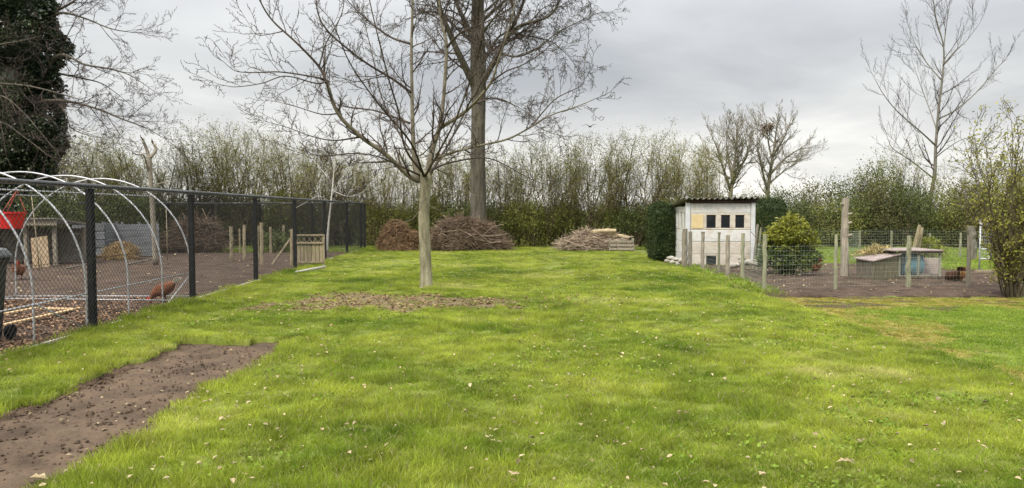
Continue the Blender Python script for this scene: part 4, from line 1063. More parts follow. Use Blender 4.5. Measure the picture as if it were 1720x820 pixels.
def heap(name, label, cat, c, rx, ry, h, m, core, n, L, r, flat=1.0, group=None, leafy=0, leafm=None, extra=(), em=None):
    "a mound of sticks laid over a lumpy core"
    root = thing(name, label, cat, (c[0], c[1], 0), group)
    sd = abs(c[0] * 3 + h) % 50
    def warp(P): P = np.array(P, float); P[:, 2] *= .45 + .75 * vnoise(P[:, 0], P[:, 1], .75, sd) + .3 * vnoise(P[:, 0], P[:, 1], .25, sd + 1); return P
    k, q = 9, 18; th = np.linspace(0, 1, k); V = []
    for i, t in enumerate(th):
        for j in range(q):
            a = j / q * 6.283; w = 1 + RNG.normal(0, .06); rr = math.cos(t * math.pi / 2) ** .95 * w * .84 * (1 + .10*math.sin(3*a + rx*5) + .08*math.sin(5*a + h*9))
            V.append([c[0] + rx*rr*math.cos(a), c[1] + ry*rr*math.sin(a), h * .88 * math.sin(t * math.pi / 2) * w - .05])
    F = [[i*q + j, i*q + (j+1) % q, (i+1)*q + (j+1) % q, (i+1)*q + j] for i in range(k-1) for j in range(q)]
    mb = MB(); mb.add(warp(V), F); part('core', mb, M[core], root)
    a = RNG.uniform(0, 6.283, n); t = RNG.random(n) ** .7; rr = np.cos(t * math.pi / 2) ** .95
    P = np.stack([c[0] + rx*rr*np.cos(a), c[1] + ry*rr*np.sin(a), h*np.sin(t*math.pi/2) * RNG.uniform(.85, 1.08, n)], 1)
    P = warp(P)
    d = RNG.normal(0, 1, (n, 3)); d[:, 2] *= .35 * flat
    d[:, 2] -= .25 * (1 - t)
    d /= np.linalg.norm(d, axis=1)[:, None]; Ls = L * RNG.uniform(.4, 1.2, n)[:, None]
    mid = P + np.stack([0*a, 0*a, RNG.uniform(0, .08, n)], 1)
    P0 = P - d * Ls * .5; P1 = P + d * Ls * .5; P0[:, 2] = np.maximum(P0[:, 2], .0); P1[:, 2] = np.maximum(P1[:, 2], 0)
    mb = MB(); mb.sticks(P0, mid, r, r * .9); mb.sticks(mid, P1, r * .9, r * .4)
    no = n // 14; a = RNG.uniform(0, 6.283, no); t = RNG.random(no); rr = np.cos(t * math.pi / 2) ** .95
    P0 = np.stack([c[0] + rx*rr*np.cos(a), c[1] + ry*rr*np.sin(a), h*np.sin(t*math.pi/2) * .9], 1); P0 = warp(P0); d = RNG.normal(0, 1, (no, 3)); d[:, 2] = np.abs(d[:, 2]) * .7
    P1 = P0 + d / np.linalg.norm(d, axis=1)[:, None] * L * RNG.uniform(.2, .7, no)[:, None]; mb.sticks(P0, P1, r * .8, r * .3)
    part('sticks', mb, M[m], root, kind='stuff')
    if leafy:
        a = RNG.uniform(0, 6.283, leafy); t = RNG.random(leafy) ** .7; rr = np.cos(t * math.pi / 2) ** .95 * RNG.uniform(.85, 1.05, leafy)
        P = np.stack([c[0] + rx*rr*np.cos(a), c[1] + ry*rr*np.sin(a), np.abs(h*np.sin(t*math.pi/2) * RNG.uniform(.85, 1.06, leafy))], 1)
        P = warp(P); mb = MB(); mb.leaves(P, .11, .1, .35, np.stack([np.cos(a), np.sin(a), -.7 + 0*a], 1)); part('dead_foliage', mb, M[leafm], root, kind='stuff')
    for (p, q_, r0) in extra:
        p = np.array(p); q_ = np.array(q_); mb = MB(); m_ = (p + q_) / 2 + RNG.normal(0, .06, 3)
        mb.tube(catmull([p, m_, q_], 4), np.linspace(r0, r0 * .6, 9), 6, jit=.06); part('branch', mb, M[em or m], root, smooth=True)
    return root
gx = A(208, 430, 25.8)[0]
heap('hay_heap', 'mound of brown hay in front of the grey board wall', 'hay', (gx, 25.6), .62, .45, .62, 'hay', 'hay', 900, .35, .006)
# brushwood tangle at the far end of the run
heap('brush_tangle', 'tangle of brown brushwood at the back of the run beyond the posts', 'brushwood', (A(318, 420, 30)[0], 30.3), 1.3, .7, 1.15, 'brush', 'compost', 1100, 1.5, .008)
# stick litter in run
for lab, u0, v0, u1, v1 in (('grey branch lying on the run floor in front of the shelter', 112, 453, 150, 448), ('forked dead branch lying on soil in front of the hay', 214, 446, 250, 442)):
    p = np.array([*G(u0, v0), .03]); q = np.array([*G(u1, v1), .05]); mb = MB(); mb.tube(catmull([p, (p+q)/2 + [0, .1, .02], q], 4), np.linspace(.03, .015, 9), 6, jit=.08)
    mb.tube(catmull([(p+q)/2 + [0, .1, .02], (p+q)/2 + [.3, .3, .12], q + [.1, .5, .1]], 3), np.linspace(.018, .008, 7), 5)
    solo('fallen_branch', mb, M['bark_grey'], tuple(p), lab, 'branch', smooth=True)

# short timber posts and the lattice gate inside the run
def stake(u, vb, vt, w, label, m='timber', group='timber posts in the run', Y=None, name='wooden_post', cap=False, tilt=(0, 0), rnd=False, cat='post', z0=-.05, n=6):
    if Y is None: gx, gy = G(u, vb)
    else: gx, gy = A(u, vb, Y)[0], Y
    top = A(u, vt, gy); h = top[2]
    pts = [np.array([gx + tilt[0]*t, gy + tilt[1]*t, z0 + (h - z0) * t]) for t in np.linspace(0, 1, 5)]
    mb = MB(); pts = [np.array([gx + tilt[0]*t, gy + tilt[1]*t, z0 + (h - z0) * t]) + np.append(RNG.normal(0, w*.04, 2), 0) for t in np.linspace(0, 1, 9)]; mb.tube(pts, np.linspace(w*.53, w*.46, 9), n, jit=.07)
    if cap: mb.tube([pts[-1], pts[-1] + [0, 0, .03]], w * .62, 8)
    return solo(name, mb, M[m], (gx, gy, 0), label, cat, group, bevel=.0)
for u, vb, vt, w, lab in ((389, 436, 381, .13, 'leftmost pale timber post in the far run'), (411, 434, 378, .11, 'second pale timber post from the left in the far run'),
                     (440, 443, 374, .12, 'tallest pale timber post, just right of the thick fence post'), (433.5, 434, 379, .09, 'thin timber post half hidden behind the thick black fence post'),
                     (455, 424, 381, .11, 'pale timber post between the tallest post and the brace'), (477, 421, 378, .12, 'dim timber post behind the diagonal brace'),
                     (403, 424, 384, .07, 'thin grey stake behind the two left timber posts')):
    stake(u, vb, vt, w, lab)
gx, gy = G(520, 446)
root = thing('lattice_gate', 'pale wooden garden gate with lattice top inside the run', 'gate', (gx, gy, 0))
xa, xb = A(497, 446, gy)[0], A(544, 446, gy)[0]; zt = A(520, 394, gy)[2]; zm = A(520, 408, gy)[2]
for x in (xa, xb):
    mb = MB(); mb.box((x, gy, zt / 2), (.06, .045, zt)); part('stile', mb, M['timber'], root, bevel=.004)
for z in (.10, zm, zt - .02):
    mb = MB(); mb.box(((xa + xb) / 2, gy - .03, z), (xb - xa, .03, .055)); part('rail', mb, M['timber'], root, bevel=.004)
n = 7
for k in range(n):
    x = xa + (xb - xa) * (k + .7) / (n + .4); mb = MB(); mb.box((x, gy + .012, (.06 + zm) / 2), (.095, .02, zm - .06)); part('slat', mb, M['timber'], root, bevel=.003)
n = 5
for k in range(n):
    x0 = xa + (xb - xa) * k / n; x1 = xa + (xb - xa) * (k + 1) / n
    for i, (p, q) in enumerate((((x0, zm), (x1, zt - .03)), ((x0, zt - .03), (x1, zm)))):
        mb = MB(); yy = gy + .004 + .014 * i; mb.beam((p[0], yy, p[1]), (q[0], yy, q[1]), .012, .028, up=(0, 1, 0)); part('lattice_strip', mb, M['timber'], root)
stake(491, 446, 385, .13, 'squared timber gate post left of the lattice gate')
p = A(457, 426, gy + .1); p[2] = .02; q = A(488, 401, gy + .02); mb = MB(); mb.beam(p, q, .06, .06)
solo('timber_brace', mb, M['timber'], tuple(p), 'diagonal timber strut propping the gate post', 'strut', bevel=.004)
p = np.array([*G(497, 460), .04]); q = np.array([*G(546, 451), .05]); mb = MB(); mb.tube([p, q], .035, 10)
solo('pipe', mb, M['bark_birch'], tuple(p), 'pale pipe lying on the ground along the fence by the gate', 'pipe', smooth=True)
# low brush and plants at the far end of the run
bush('run_bush', 'low leafy plant with pale heads behind the timber posts', 'bush', M['bush_dark'], .9, .6, .8, 1500, .08, (A(465, 420, 30.5)[0], 30.6, -.05))
bush('run_bush', 'small dark evergreen bush behind the shelter in the run', 'bush', M['bush_dark'], 1.6, 1.0, 2.3, 5200, .085, (A(75, 420, 27)[0], 27.3, -.05), ncl=80)
bush('run_bush', 'dark leafy bush behind the grey board wall', 'bush', M['bush_dark'], 1.7, .9, 2.2, 5200, .085, (A(200, 420, 29.5)[0], 29.8, -.05), ncl=80)

# ------------------------------------------------------------------ hens
def hen(label, loc, rz, sc, m, tailm, peck=False):
    root_mb = MB()
    # spine along +x (head), z up; one continuous surface from tail to beak base
    if not peck:
        sp = [(-.20, .30, .012, .02), (-.165, .285, .045, .055), (-.11, .245, .085, .085), (-.04, .215, .108, .102), (.04, .205, .110, .108), (.10, .22, .092, .10),
              (.145, .255, .066, .078), (.168, .30, .044, .050), (.178, .34, .033, .036), (.186, .372, .031, .034), (.20, .398, .034, .034), (.218, .408, .028, .026), (.236, .404, .012, .012)]
    else:
        sp = [(-.20, .34, .012, .02), (-.165, .32, .045, .055), (-.11, .27, .085, .085), (-.04, .23, .108, .102), (.04, .205, .110, .104), (.10, .185, .092, .09),
              (.15, .155, .066, .068), (.185, .12, .046, .048), (.21, .09, .034, .036), (.228, .065, .032, .034), (.245, .045, .033, .033), (.258, .028, .026, .024), (.266, .014, .012, .012)]
    P = np.array([[s[0], 0, s[1]] for s in sp]); T = np.gradient(P, axis=0); T /= np.linalg.norm(T, axis=1)[:, None]
    rings = [(P[i], np.array([0, sp[i][2], 0]), np.cross(T[i], [0, 1.0, 0]) * -sp[i][3]) for i in range(len(sp))]
    root_mb.loft(rings, 14)
    for s in (-1, 1):
        root_mb.tube([(0.0, s*.05, .17), (.012, s*.05, .12), (.0, s*.05, .07), (.012, s*.05, .012)], [.04, .024, .010, .009], 7)
        for a in (-.5, 0, .5): root_mb.tube([(.012, s*.05, .012), (.012 + .045*math.cos(a), s*.05 + .045*math.sin(a), .006)], [.008, .004], 5)
    o = link('hen', root_mb.mesh('hen', smooth=True), m)
    tag(o, label, 'hen', 'hens')
    o.location = loc; o.rotation_euler = (0, 0, rz); o.scale = (sc, sc, sc)
    def sub(name, mb, mm):
        c = link(name, mb.mesh(name), mm); c.parent = o; return c
    tl = MB(); b = P[1]
    for k in range(9):
        f = (k - 4) / 4; d = np.array([-.75 + .08*abs(f), .42*f, .66 - .12*abs(f)]); d /= np.linalg.norm(d); x = np.cross(d, [0, 1, .2]); q = b + d*.13; w = np.array([.012, .03, .012])
        tl.add([b + [0, .012*f - .008, -.02], b + [0, .012*f + .008, .02], q + np.array([.02, .012, .02]), q + d*.03, q + np.array([-.02, -.012, -.015])], [[0, 1, 2, 4]]); tl.F.append(np.array([[4, 2, 3]]) + tl.n - 5)
    sub('tail', tl, tailm)
    for s in (-1, 1):
        wg = MB(); r = []
        for xx, zz, h, t in ((.09, .235, .035, .008), (.05, .235, .065, .016), (-.02, .235, .075, .018), (-.09, .25, .055, .014), (-.15, .275, .02, .006)):
            yy = np.interp(xx, [-.15, -.09, -.02, .05, .09], [.055, .088, .104, .106, .092]); r.append(((xx, s*yy, zz), (0, s*t, 0), (0, 0, h)))
        wg.loft(r, 10); c = sub('wing', wg, m)
    h = P[-3]; e = nrm(P[-1] - P[-4]); up = np.cross(np.array([0, 1, 0]), e) * -1
    if up[2] < 0 and not peck: up = -up
    cb = MB(); base = [h + e*t + up*.03 for t in (-.03, -.01, .01, .03)]
    V = []; F = []
    for i, q in enumerate(base):
        for yy in (-.006, .006): V += [q + [0, yy, 0], q + up*(.03 if i % 2 else .018) + e*.006 + [0, yy*.3, 0]]
    for i in range(3):
        k = i*4; F += [[k, k+4, k+5, k+1], [k+2, k+3, k+7, k+6], [k+1, k+5, k+7, k+3]]
    cb.add(V, F); wt = h + e*.015 - up*.04
    cb.loft([(wt + [0, 0, .015], (.004, 0, 0), (0, .008, 0)), (wt, (.009, 0, 0), (0, .013, 0)), (wt - up*.02, (.004, 0, 0), (0, .006, 0))], 8)
    sub('comb', cb, M['comb'])
    bk = MB(); bk.loft([(P[-1] - e*.004, np.array([0, .010, 0]), up*.009), (P[-1] + e*.012, np.array([0, .006, 0]), up*.006), (P[-1] + e*.026 - up*.004, np.array([0, .001, 0]), up*.001)], 8); sub('beak', bk, M['leg_yellow'])
    return o
hx, hy = G(275, 506); hen('chestnut hen pecking the soil inside the hoop frame', (hx, hy, -.03), R(172), 1.12, M['feather_red'], M['feather_white'], True)
hx, hy = G(32, 468); hen('chestnut hen standing in front of the poultry shelter', (hx, hy, -.03), R(-60), 1.15, M['feather_red'], M['feather_dark'])
hx, hy = G(1600, 471); hen('dark brown hen crouching right of the hutch run', (hx, hy, -.14), R(92), 1.15, M['feather_dark'], M['feather_dark'], True)
hen('ginger hen close behind the dark brown hen', (hx + .20, hy + .08, -.13), R(80), 1.1, M['feather_ginger'], M['feather_ginger'], True)
hx, hy = G(1381, 462); hen('chestnut hen half hidden at the right side of the rounded shrub', (hx - .10, hy + .28, -.03), R(20), 1.05, M['feather_red'], M['feather_dark'])

# ------------------------------------------------------------------ heaps at the end of the lawn
c = A(671, 415, 31.0)
heap('dead_conifer_heap', 'russet heap of dead conifer trimmings left of the walnut trunk', 'heap', (c[0], 31.2), .95, .7, 1.08, 'conifer_dead', 'conifer_dead', 1500, .45, .007, leafy=4200, leafm='conifer_dead')
c = A(786, 415, 31.0)
ex = [((c[0] + RNG.uniform(-1.3, 1.2), 31.2 + RNG.uniform(-.9, .3), RNG.uniform(.1, .8)), (c[0] + RNG.uniform(-1.6, 1.9), 30.7 + RNG.uniform(-.6, .4), RNG.uniform(.1, 1.25)), RNG.uniform(.008, .018)) for i in range(34)]
heap('brushwood_heap', 'wide dark heap of pruned branches in front of the tall tree', 'heap', (c[0], 31.3), 1.65, .9, 1.08, 'brush', 'compost', 4200, 1.0, .008, extra=ex, em='brush_pale')
c = A(1003, 415, 30.5)
ex = [((c[0] + RNG.uniform(-1.5, 1.2), 30.6 + RNG.uniform(-.5, .4), RNG.uniform(.05, .4)), (c[0] + RNG.uniform(-1.5, 1.5), 30.5 + RNG.uniform(-.5, .4), RNG.uniform(.05, .65)), RNG.uniform(.015, .04)) for i in range(30)]
heap('firewood_heap', 'pale heap of sticks and poles at the lawn end, left of the clipped hedge', 'heap', (c[0] - .1, 30.8), 1.5, .7, .66, 'brush_pale', 'brush', 1500, .9, .009, extra=ex, em='brush_pale')
for lab, u0, v0, u1, v1, r in (('thick pale log lying along the top of the stick heap', 985, 393, 1035, 388, .10), ('shorter thick log on the right end of the stick heap', 1020, 396, 1056, 400, .085)):
    p, q = A(u0, v0, 30.7), A(u1, v1, 30.5); mb = MB(); mb.tube(catmull([p, (p + q) / 2 + [0, 0, .05], q], 4), [r*.9, r, r*1.05, r, r*.95, r, r*1.02, r*.95, r*.85], 10, jit=.04)
    solo('log', mb, M['log'], tuple(p), lab, 'log', smooth=False)
gx, gy = G(1042, 424)
root = thing('pallet', 'weathered pallet at the right end of the stick heap', 'pallet', (gx, 30.0, 0))
for k in range(3):
    mb = MB(); mb.box((gx + .1, 29.95, .12 + .15*k), (1.0, .025, .09)); part('slat', mb, M['post_grey'], root, bevel=.003)
for k in range(3):
    mb = MB(); mb.box((gx - .36 + .46*k, 30.02, .27), (.09, .10, .56)); part('bearer', mb, M['post_grey'], root, bevel=.003)

# ------------------------------------------------------------------ bird
b = A(991, 213, 42)
root = thing('flying_bird', 'small bird in flight above the hedge right of the tall tree', 'bird', tuple(b))
mb = MB(); mb.loft([(b + [x*.5, x*.8, z], (r*.85, -r*.5, 0), (0, 0, r)) for x, z, r in ((-.2, .0, .008), (-.12, .0, .03), (0, 0, .05), (.10, .02, .04), (.16, .035, .03), (.2, .035, .008))], 8); part('body', mb, M['bird'], root, smooth=True)
for s in (-1, 1):
    mb = MB(); mb.add([b + np.array([s*y_*.85 + x_*.5, -s*y_*.5 + x_*.8, z_]) for x_, y_, z_ in ((.07, .03, .03), (-.06, .03, .02), (-.06, .24, .12), (.08, .22, .14), (-.09, .48, .07))], [[0, 1, 2, 3]]); mb.F.append(np.array([[3, 2, 4]])); o = part('wing', mb, M['bird'], root)
    sm = o.modifiers.new('thick', 'SOLIDIFY'); sm.thickness = .012

# ------------------------------------------------------------------ shed
SY = 23.1; SX0, SX1 = A(1152, 440, SY)[0], A(1268, 440, SY)[0]; SD = 1.75; HT, HB = 1.99, 1.80
root = thing('garden_shed', 'small concrete-panel shed with corrugated roof and small dark windows', 'shed', ((SX0 + SX1) / 2, SY, 0))
cw = .13
def pbox(name, a, b, m, parent=None, bevel=.006):
    mb = MB(); mb.box2(a, b); return part(name, mb, M[m], parent or root, bevel=bevel if m[:8] != 'concrete' else .012)
for (x, y, h) in ((SX0, SY, HT), (SX1 - cw, SY, HT), (SX0, SY + SD, HB), (SX1 - cw, SY + SD, HB)):
    pbox('column', (x, y, -.1), (x + cw, y + cw, h - .03), 'concrete_col', bevel=.01)
xa, xb = SX0 + cw + .004, SX1 - cw - .004; yf = SY + .04
rows = [(-.08, .298, 'concrete_warm'), (.306, .688, 'concrete_warm'), (.696, 1.059, 'concrete'), (1.067, 1.583, None), (1.591, 1.90, 'concrete')]
for z0, z1, m in rows:
    if m is None: continue
    if z0 < 0:      # pop hole in the lowest slab
        h0, h1 = A(1187, 440, SY)[0], A(1204, 440, SY)[0]
        pbox('wall_panel', (xa, yf, z0), (h0, yf + .06, z1), m); pbox('wall_panel', (h1, yf, z0), (xb, yf + .06, z1), m)
        pbox('wall_panel', (h0 + .002, yf, .25), (h1 - .002, yf + .06, z1), m)
        pbox('pop_hole_shade', (h0 + .002, yf + .04, .0), (h1 - .002, yf + .055, .248), 'glass')  # dark plate set in the opening to stand for its shade
    else: pbox('wall_panel', (xa, yf, z0), (xb, yf + .06, z1), m)
# window slab: four openings with mullions
wz0, wz1 = 1.125, 1.53; wu = [(1163, 1181), (1187.5, 1203), (1212, 1227), (1236, 1251)]
pbox('window_slab', (xa, yf, 1.065), (xb, yf + .06, wz0), 'concrete_warm'); pbox('window_slab', (xa, yf, wz1), (xb, yf + .06, 1.585), 'concrete_warm')
edges = [xa] + [A(u, 380, SY)[0] for p in wu for u in p] + [xb]
for k in range(0, len(edges), 2):
    pbox('mullion', (edges[k], yf + .001, wz0 + .001), (edges[k+1], yf + .06, wz1 - .001), 'concrete_warm')
for k in range(4):
    x0, x1 = edges[2*k+1], edges[2*k+2]
    if k == 0: pbox('boarded_window', (x0 - .01, yf - .012, wz0 - .01), (x1 + .01, yf + .02, wz1 + .01), 'yellow', bevel=.003)['label'] = 'window opening covered by a yellow board'
    else:
        w = pbox('window', (x0 + .001, yf + .035, wz0 + .001), (x1 - .001, yf + .045, wz1 - .001), 'glass', bevel=.001)
        for (a, b) in (((x0 + .002, yf + .028, wz0 + .002), (x0 + .016, yf + .034, wz1 - .002)), ((x1 - .016, yf + .028, wz0 + .002), (x1 - .002, yf + .034, wz1 - .002)), ((x0 + .017, yf + .028, wz1 - .016), (x1 - .017, yf + .034, wz1 - .002))):
            mb = MB(); mb.box2(a, b); part('frame', mb, M['trim_and_shade'], w)
# side wall (left), slabs and three narrow windows
ya, yb = SY + cw + .004, SY + SD - .004; xs0 = SX0 + .04
for z0, z1 in ((-.08, .30), (.305, .69), (.695, 1.06)): pbox('wall_panel', (xs0, ya, z0), (xs0 + .06, yb, z1), 'concrete')
pbox('window_slab', (xs0, ya, 1.065), (xs0 + .06, yb, 1.12), 'concrete')
pbox('wall_panel', (xs0, ya, 1.62), (xs0 + .06, yb, 1.80), 'concrete')
ww = (yb - ya)
for k in range(4):
    y0 = ya + ww * k / 3.6; y1 = y0 + (ww * .16)
    pbox('mullion', (xs0, min(y0, yb - ww*.16), 1.121), (xs0 + .06, min(y1, yb), 1.619), 'concrete')
pbox('window', (xs0 + .035, ya + .01, 1.122), (xs0 + .05, yb - .01, 1.618), 'glass', bevel=0)
# back and right walls
for z0, z1 in ((-.08, .60), (.605, 1.2), (1.205, 1.75)):
    pbox('wall_panel', (xa, SY + SD + .04, z0), (xb, SY + SD + .1, z1), 'concrete')
    pbox('wall_panel', (SX1 - .1, ya, z0), (SX1 - .04, yb, z1 + .03), 'concrete')
pbox('trim_and_shade', (SX0 - .02, SY - .03, HT - .075), (SX1 + .02, SY - .002, HT - .005), 'trim_and_shade')  # dark fascia strip carries the shadow band under the roof in its colour
pbox('rafter', (SX0 + .14, SY + .05, 1.905), (SX1 - .14, SY + .11, 1.96), 'trim_and_shade')
def roof_sheet(x0, x1, dz):
    nx = int((x1 - x0) / .0177) + 1; xs = np.linspace(x0, x1, nx); V = []
    y0, y1 = SY - .17, SY + SD + .30; th = .012
    for y in (y0, y1):
        zb = HT + .035 + (HB - HT) * (y - SY) / SD + dz
        for top in (0, 1): V += [[x, y + .01*math.sin(x*7), zb + .03 * math.sin((x - SX0) * 2 * math.pi / .177) + top * th] for x in xs]
    F = []
    for i in range(nx - 1):
        F += [[i, nx*2 + i, nx*2 + i + 1, i + 1], [nx + i, nx + i + 1, nx*3 + i + 1, nx*3 + i], [i, i+1, nx + i + 1, nx + i], [nx*2 + i, nx*3 + i, nx*3 + i + 1, nx*2 + i + 1]]
    F += [[0, nx, nx*3, nx*2], [nx - 1, nx*3 - 1, nx*4 - 1, nx*2 - 1]]
    mb = MB(); mb.add(V, F); part('roof_sheet', mb, M['roofing'], root, smooth=False)
xm = SX0 + .62 * (SX1 - SX0)
roof_sheet(SX0 - .12, xm + .08, 0); roof_sheet(xm - .08, SX1 + .13, .022)

def box_hedge(label, x0, x1, y0, y1, h, n, rnd=.25):
    root = thing('clipped_hedge', label, 'hedge', ((x0 + x1) / 2, (y0 + y1) / 2, 0))
    q = RNG.random((n, 3)); f = RNG.integers(0, 5, n)
    q[f == 0, 0] = 0; q[f == 1, 0] = 1; q[f == 2, 1] = 0; q[f == 3, 1] = 1; q[f == 4, 2] = 1
    s = q * 2 - 1
    s[:, :2] *= (1 - rnd * np.clip(np.abs(s[:, [1, 0]]) - .55, 0, 1) * .5)      # rounded corners
    s[:, :2] *= (1 - .22 * np.clip(q[:, 2:3] - .8, 0, 1) / .2 * .6 - .2 * np.clip(.18 - q[:, 2:3], 0, 1) / .18)
    zt = 1 - .06 * np.clip(np.maximum(np.abs(s[:, 0]), np.abs(s[:, 1])) - .6, 0, 1) / .4 * (q[:, 2] > .9)
    P = np.stack([(x0 + x1) / 2 + s[:, 0] * (x1 - x0) / 2, (y0 + y1) / 2 + s[:, 1] * (y1 - y0) / 2, q[:, 2] * h * zt], 1) + RNG.normal(0, .035, (n, 3)); P += .09 * (vnoise(P[:, 0] + P[:, 1], P[:, 2], .35, 61) - .5)[:, None] * s
    P[:, 2] = np.abs(P[:, 2])
    mb = MB(); mb.leaves(P, .085, .1, .3); part('foliage', mb, M['yew'], root, kind='stuff')
    mb = MB(); w = .82; a = ((x0 + x1) / 2, (y0 + y1) / 2)
    mb.loft([((a[0], a[1], z), (k*(x1 - x0)*.62, 0, 0) if 0 else (k*(x1 - x0)*.44, k*(y1 - y0)*.44, 0), (-k*(x1 - x0)*.44, k*(y1 - y0)*.44, 0)) for k, z in ((.85, 0), (1, .2), (1, h*.85), (.85, h*.95))], 4)
    part('stems', mb, M['yew'], root)
box_hedge('dark clipped conifer block hiding the left wall of the shed', A(1096, 430, 25)[0], A(1134, 430, 25)[0], 24.7, 26.2, 1.86, 9000)
box_hedge('dark clipped conifer block showing behind the right side of the shed', A(1262, 400, 27.5)[0], A(1325, 400, 27.5)[0], 27.5, 29.0, 2.05, 9000)

# ------------------------------------------------------------------ right pen: posts and wire
for u, vb, vt, w, lab, m in (
  (1150, 449, 384, .17, 'thick weathered post in front of the shed corner', 'post_grey'), (1159, 449, 389, .12, 'weathered post right beside the thick corner post', 'post_grey'),
  (1180, 452, 391, .11, 'grey post in front of the yellow boarded window', 'post_grey'), (1207, 459, 392, .07, 'thin green-tinged post in front of the second dark shed window', 'post_green'),
  (1222, 464, 395, .11, 'grey post in front of the pop hole side of the shed', 'post_grey'), (1247, 468, 392, .09, 'mossy post in front of the right end of the shed', 'post_green'),
  (1284, 487, 394, .09, 'pale green-tinged corner post nearest the lawn', 'post_green'), (1403, 482, 394, .075, 'pale post left of the rough dead trunk', 'post_green'),
  (1525, 479, 396, .105, 'pale post in front of the blue barrel', 'post_green'), (1626, 479, 396, .09, 'brown post right of the two feeding hens', 'post_grey')):
    stake(u, vb, vt, w, lab, m, 'posts of the pen fence', n=8, cap=(vt in (391, 392) and u < 1240))
for u, Y, vt, w, lab, m in ((1265, 21.5, 377, .07, 'slim grey stake leaning at the right corner of the shed', 'post_grey'), (1271, 21.3, 382, .06, 'pale leaning stake right of the shed corner', 'post_green'),
  (1444, 27, 388, .09, 'post in the far fence left of the hutch straw', 'post_green'), (1497, 27.5, 388, .09, 'post in the far fence behind the hutch roof', 'post_green'),
  (1561, 27.5, 392, .08, 'post in the far fence behind the yellow-green shrub', 'post_green'), (1613, 27, 391, .08, 'slim post in the far fence left of the pale dead stump', 'post_green')):
    stake(u, 420, vt, w, lab, m, 'posts of the pen fence', Y=Y, n=7, tilt=(.12, 0) if 'leaning' in lab else (0, 0), z0=-.1)
def wire_fence(label, pts, h, hs, vs, r, z0=.02):
    root = thing('wire_fence', label, 'fence', (pts[0][0], pts[0][1], 0))
    for i in range(len(pts) - 1):
        a = np.array(pts[i]); b = np.array(pts[i+1]); L = np.linalg.norm(b - a); d = (b - a) / L; mb = MB()
        zz = np.arange(z0, h + .01, hs); s = np.arange(0, L, vs)
        nseg = 4; ss = np.linspace(0, L, nseg + 1)
        for z in zz:
            sag = -.012 * np.sin(ss / L * math.pi) * (z / h)
            P = np.stack([a[0] + d[0]*ss, a[1] + d[1]*ss, z + sag], 1); mb.sticks(P[:-1], P[1:], r, r)
        mb.sticks(np.stack([a[0] + d[0]*s + .003, a[1] + d[1]*s, 0*s + z0], 1), np.stack([a[0] + d[0]*s + .003, a[1] + d[1]*s, 0*s + h], 1), r*.8, r*.8)
        part('mesh_panel', mb, M['wire_green'], root, kind='stuff')
PF = [G(1152, 449), G(1180, 452), G(1207, 459), G(1222, 464), G(1247, 468), G(1284, 487), G(1403, 482), G(1525, 479), G(1626, 479)]
wire_fence('fine green wire netting along the front and left of the pen', [(x + .0, y - .06) for x, y in PF], .92, .10, .075, .0019)
wire_fence('green wire netting across the back of the pen', [(A(u, 420, Y)[0], Y - .06) for u, Y in ((1268, 27.0), (1350, 27), (1444, 27), (1497, 27.5), (1561, 27.5), (1613, 27), (1720, 27))], 1.0, .10, .10, .0026)
wire_fence('bluish wire panel standing in the far fence beside the dead trunk', [(A(1425, 420, 24)[0], 24), (A(1444, 420, 24)[0], 24.1)], 1.0, .07, .09, .005)
# rough dead trunk
stake(1418, 462, 333, .185, 'rough grey dead trunk standing upright in the pen', 'post_grey', None, name='dead_tree', cat='dead tree', n=10)
p = A(1418, 372, 18.2); mb = MB()
for zz, a in ((1.55, .4), (1.32, -.5), (1.8, 2.6), (1.0, .2)):
    x0 = A(1418, 400, G(1418, 462)[1]); mb.tube([(x0[0], x0[1], zz), (x0[0] + .17*math.cos(a), x0[1] - .1, zz + .05)], [.04, .025], 7)
o = [q for q in bpy.data.objects if q.name.startswith('dead_tree')][0]
c = link('branch_stub', mb.mesh('branch_stub', o.location), M['post_grey']); c.parent = o
stake(1633, 437, 380, .30, 'pale broken dead stump near the metal gate', 'bark_grey', None, Y=25.5, name='dead_stump', cat='stump', n=9, tilt=(-.08, 0))
for lab, a, b, Y in (('pale pole leaning to the right behind the hutch', (1530, 420), (1545, 378), 25.5), ('short pale upright pole crossed by the leaning pole', (1540, 418), (1549, 382), 25.8)):
    p, q = A(*a, Y), A(*b, Y); p[2] = -.08; mb = MB(); mb.tube([p, (p+q)/2, q], [.06, .06, .055], 8, jit=.05); solo('leaning_pole', mb, M['timber'], tuple(p), lab, 'pole', 'poles behind the hutch')

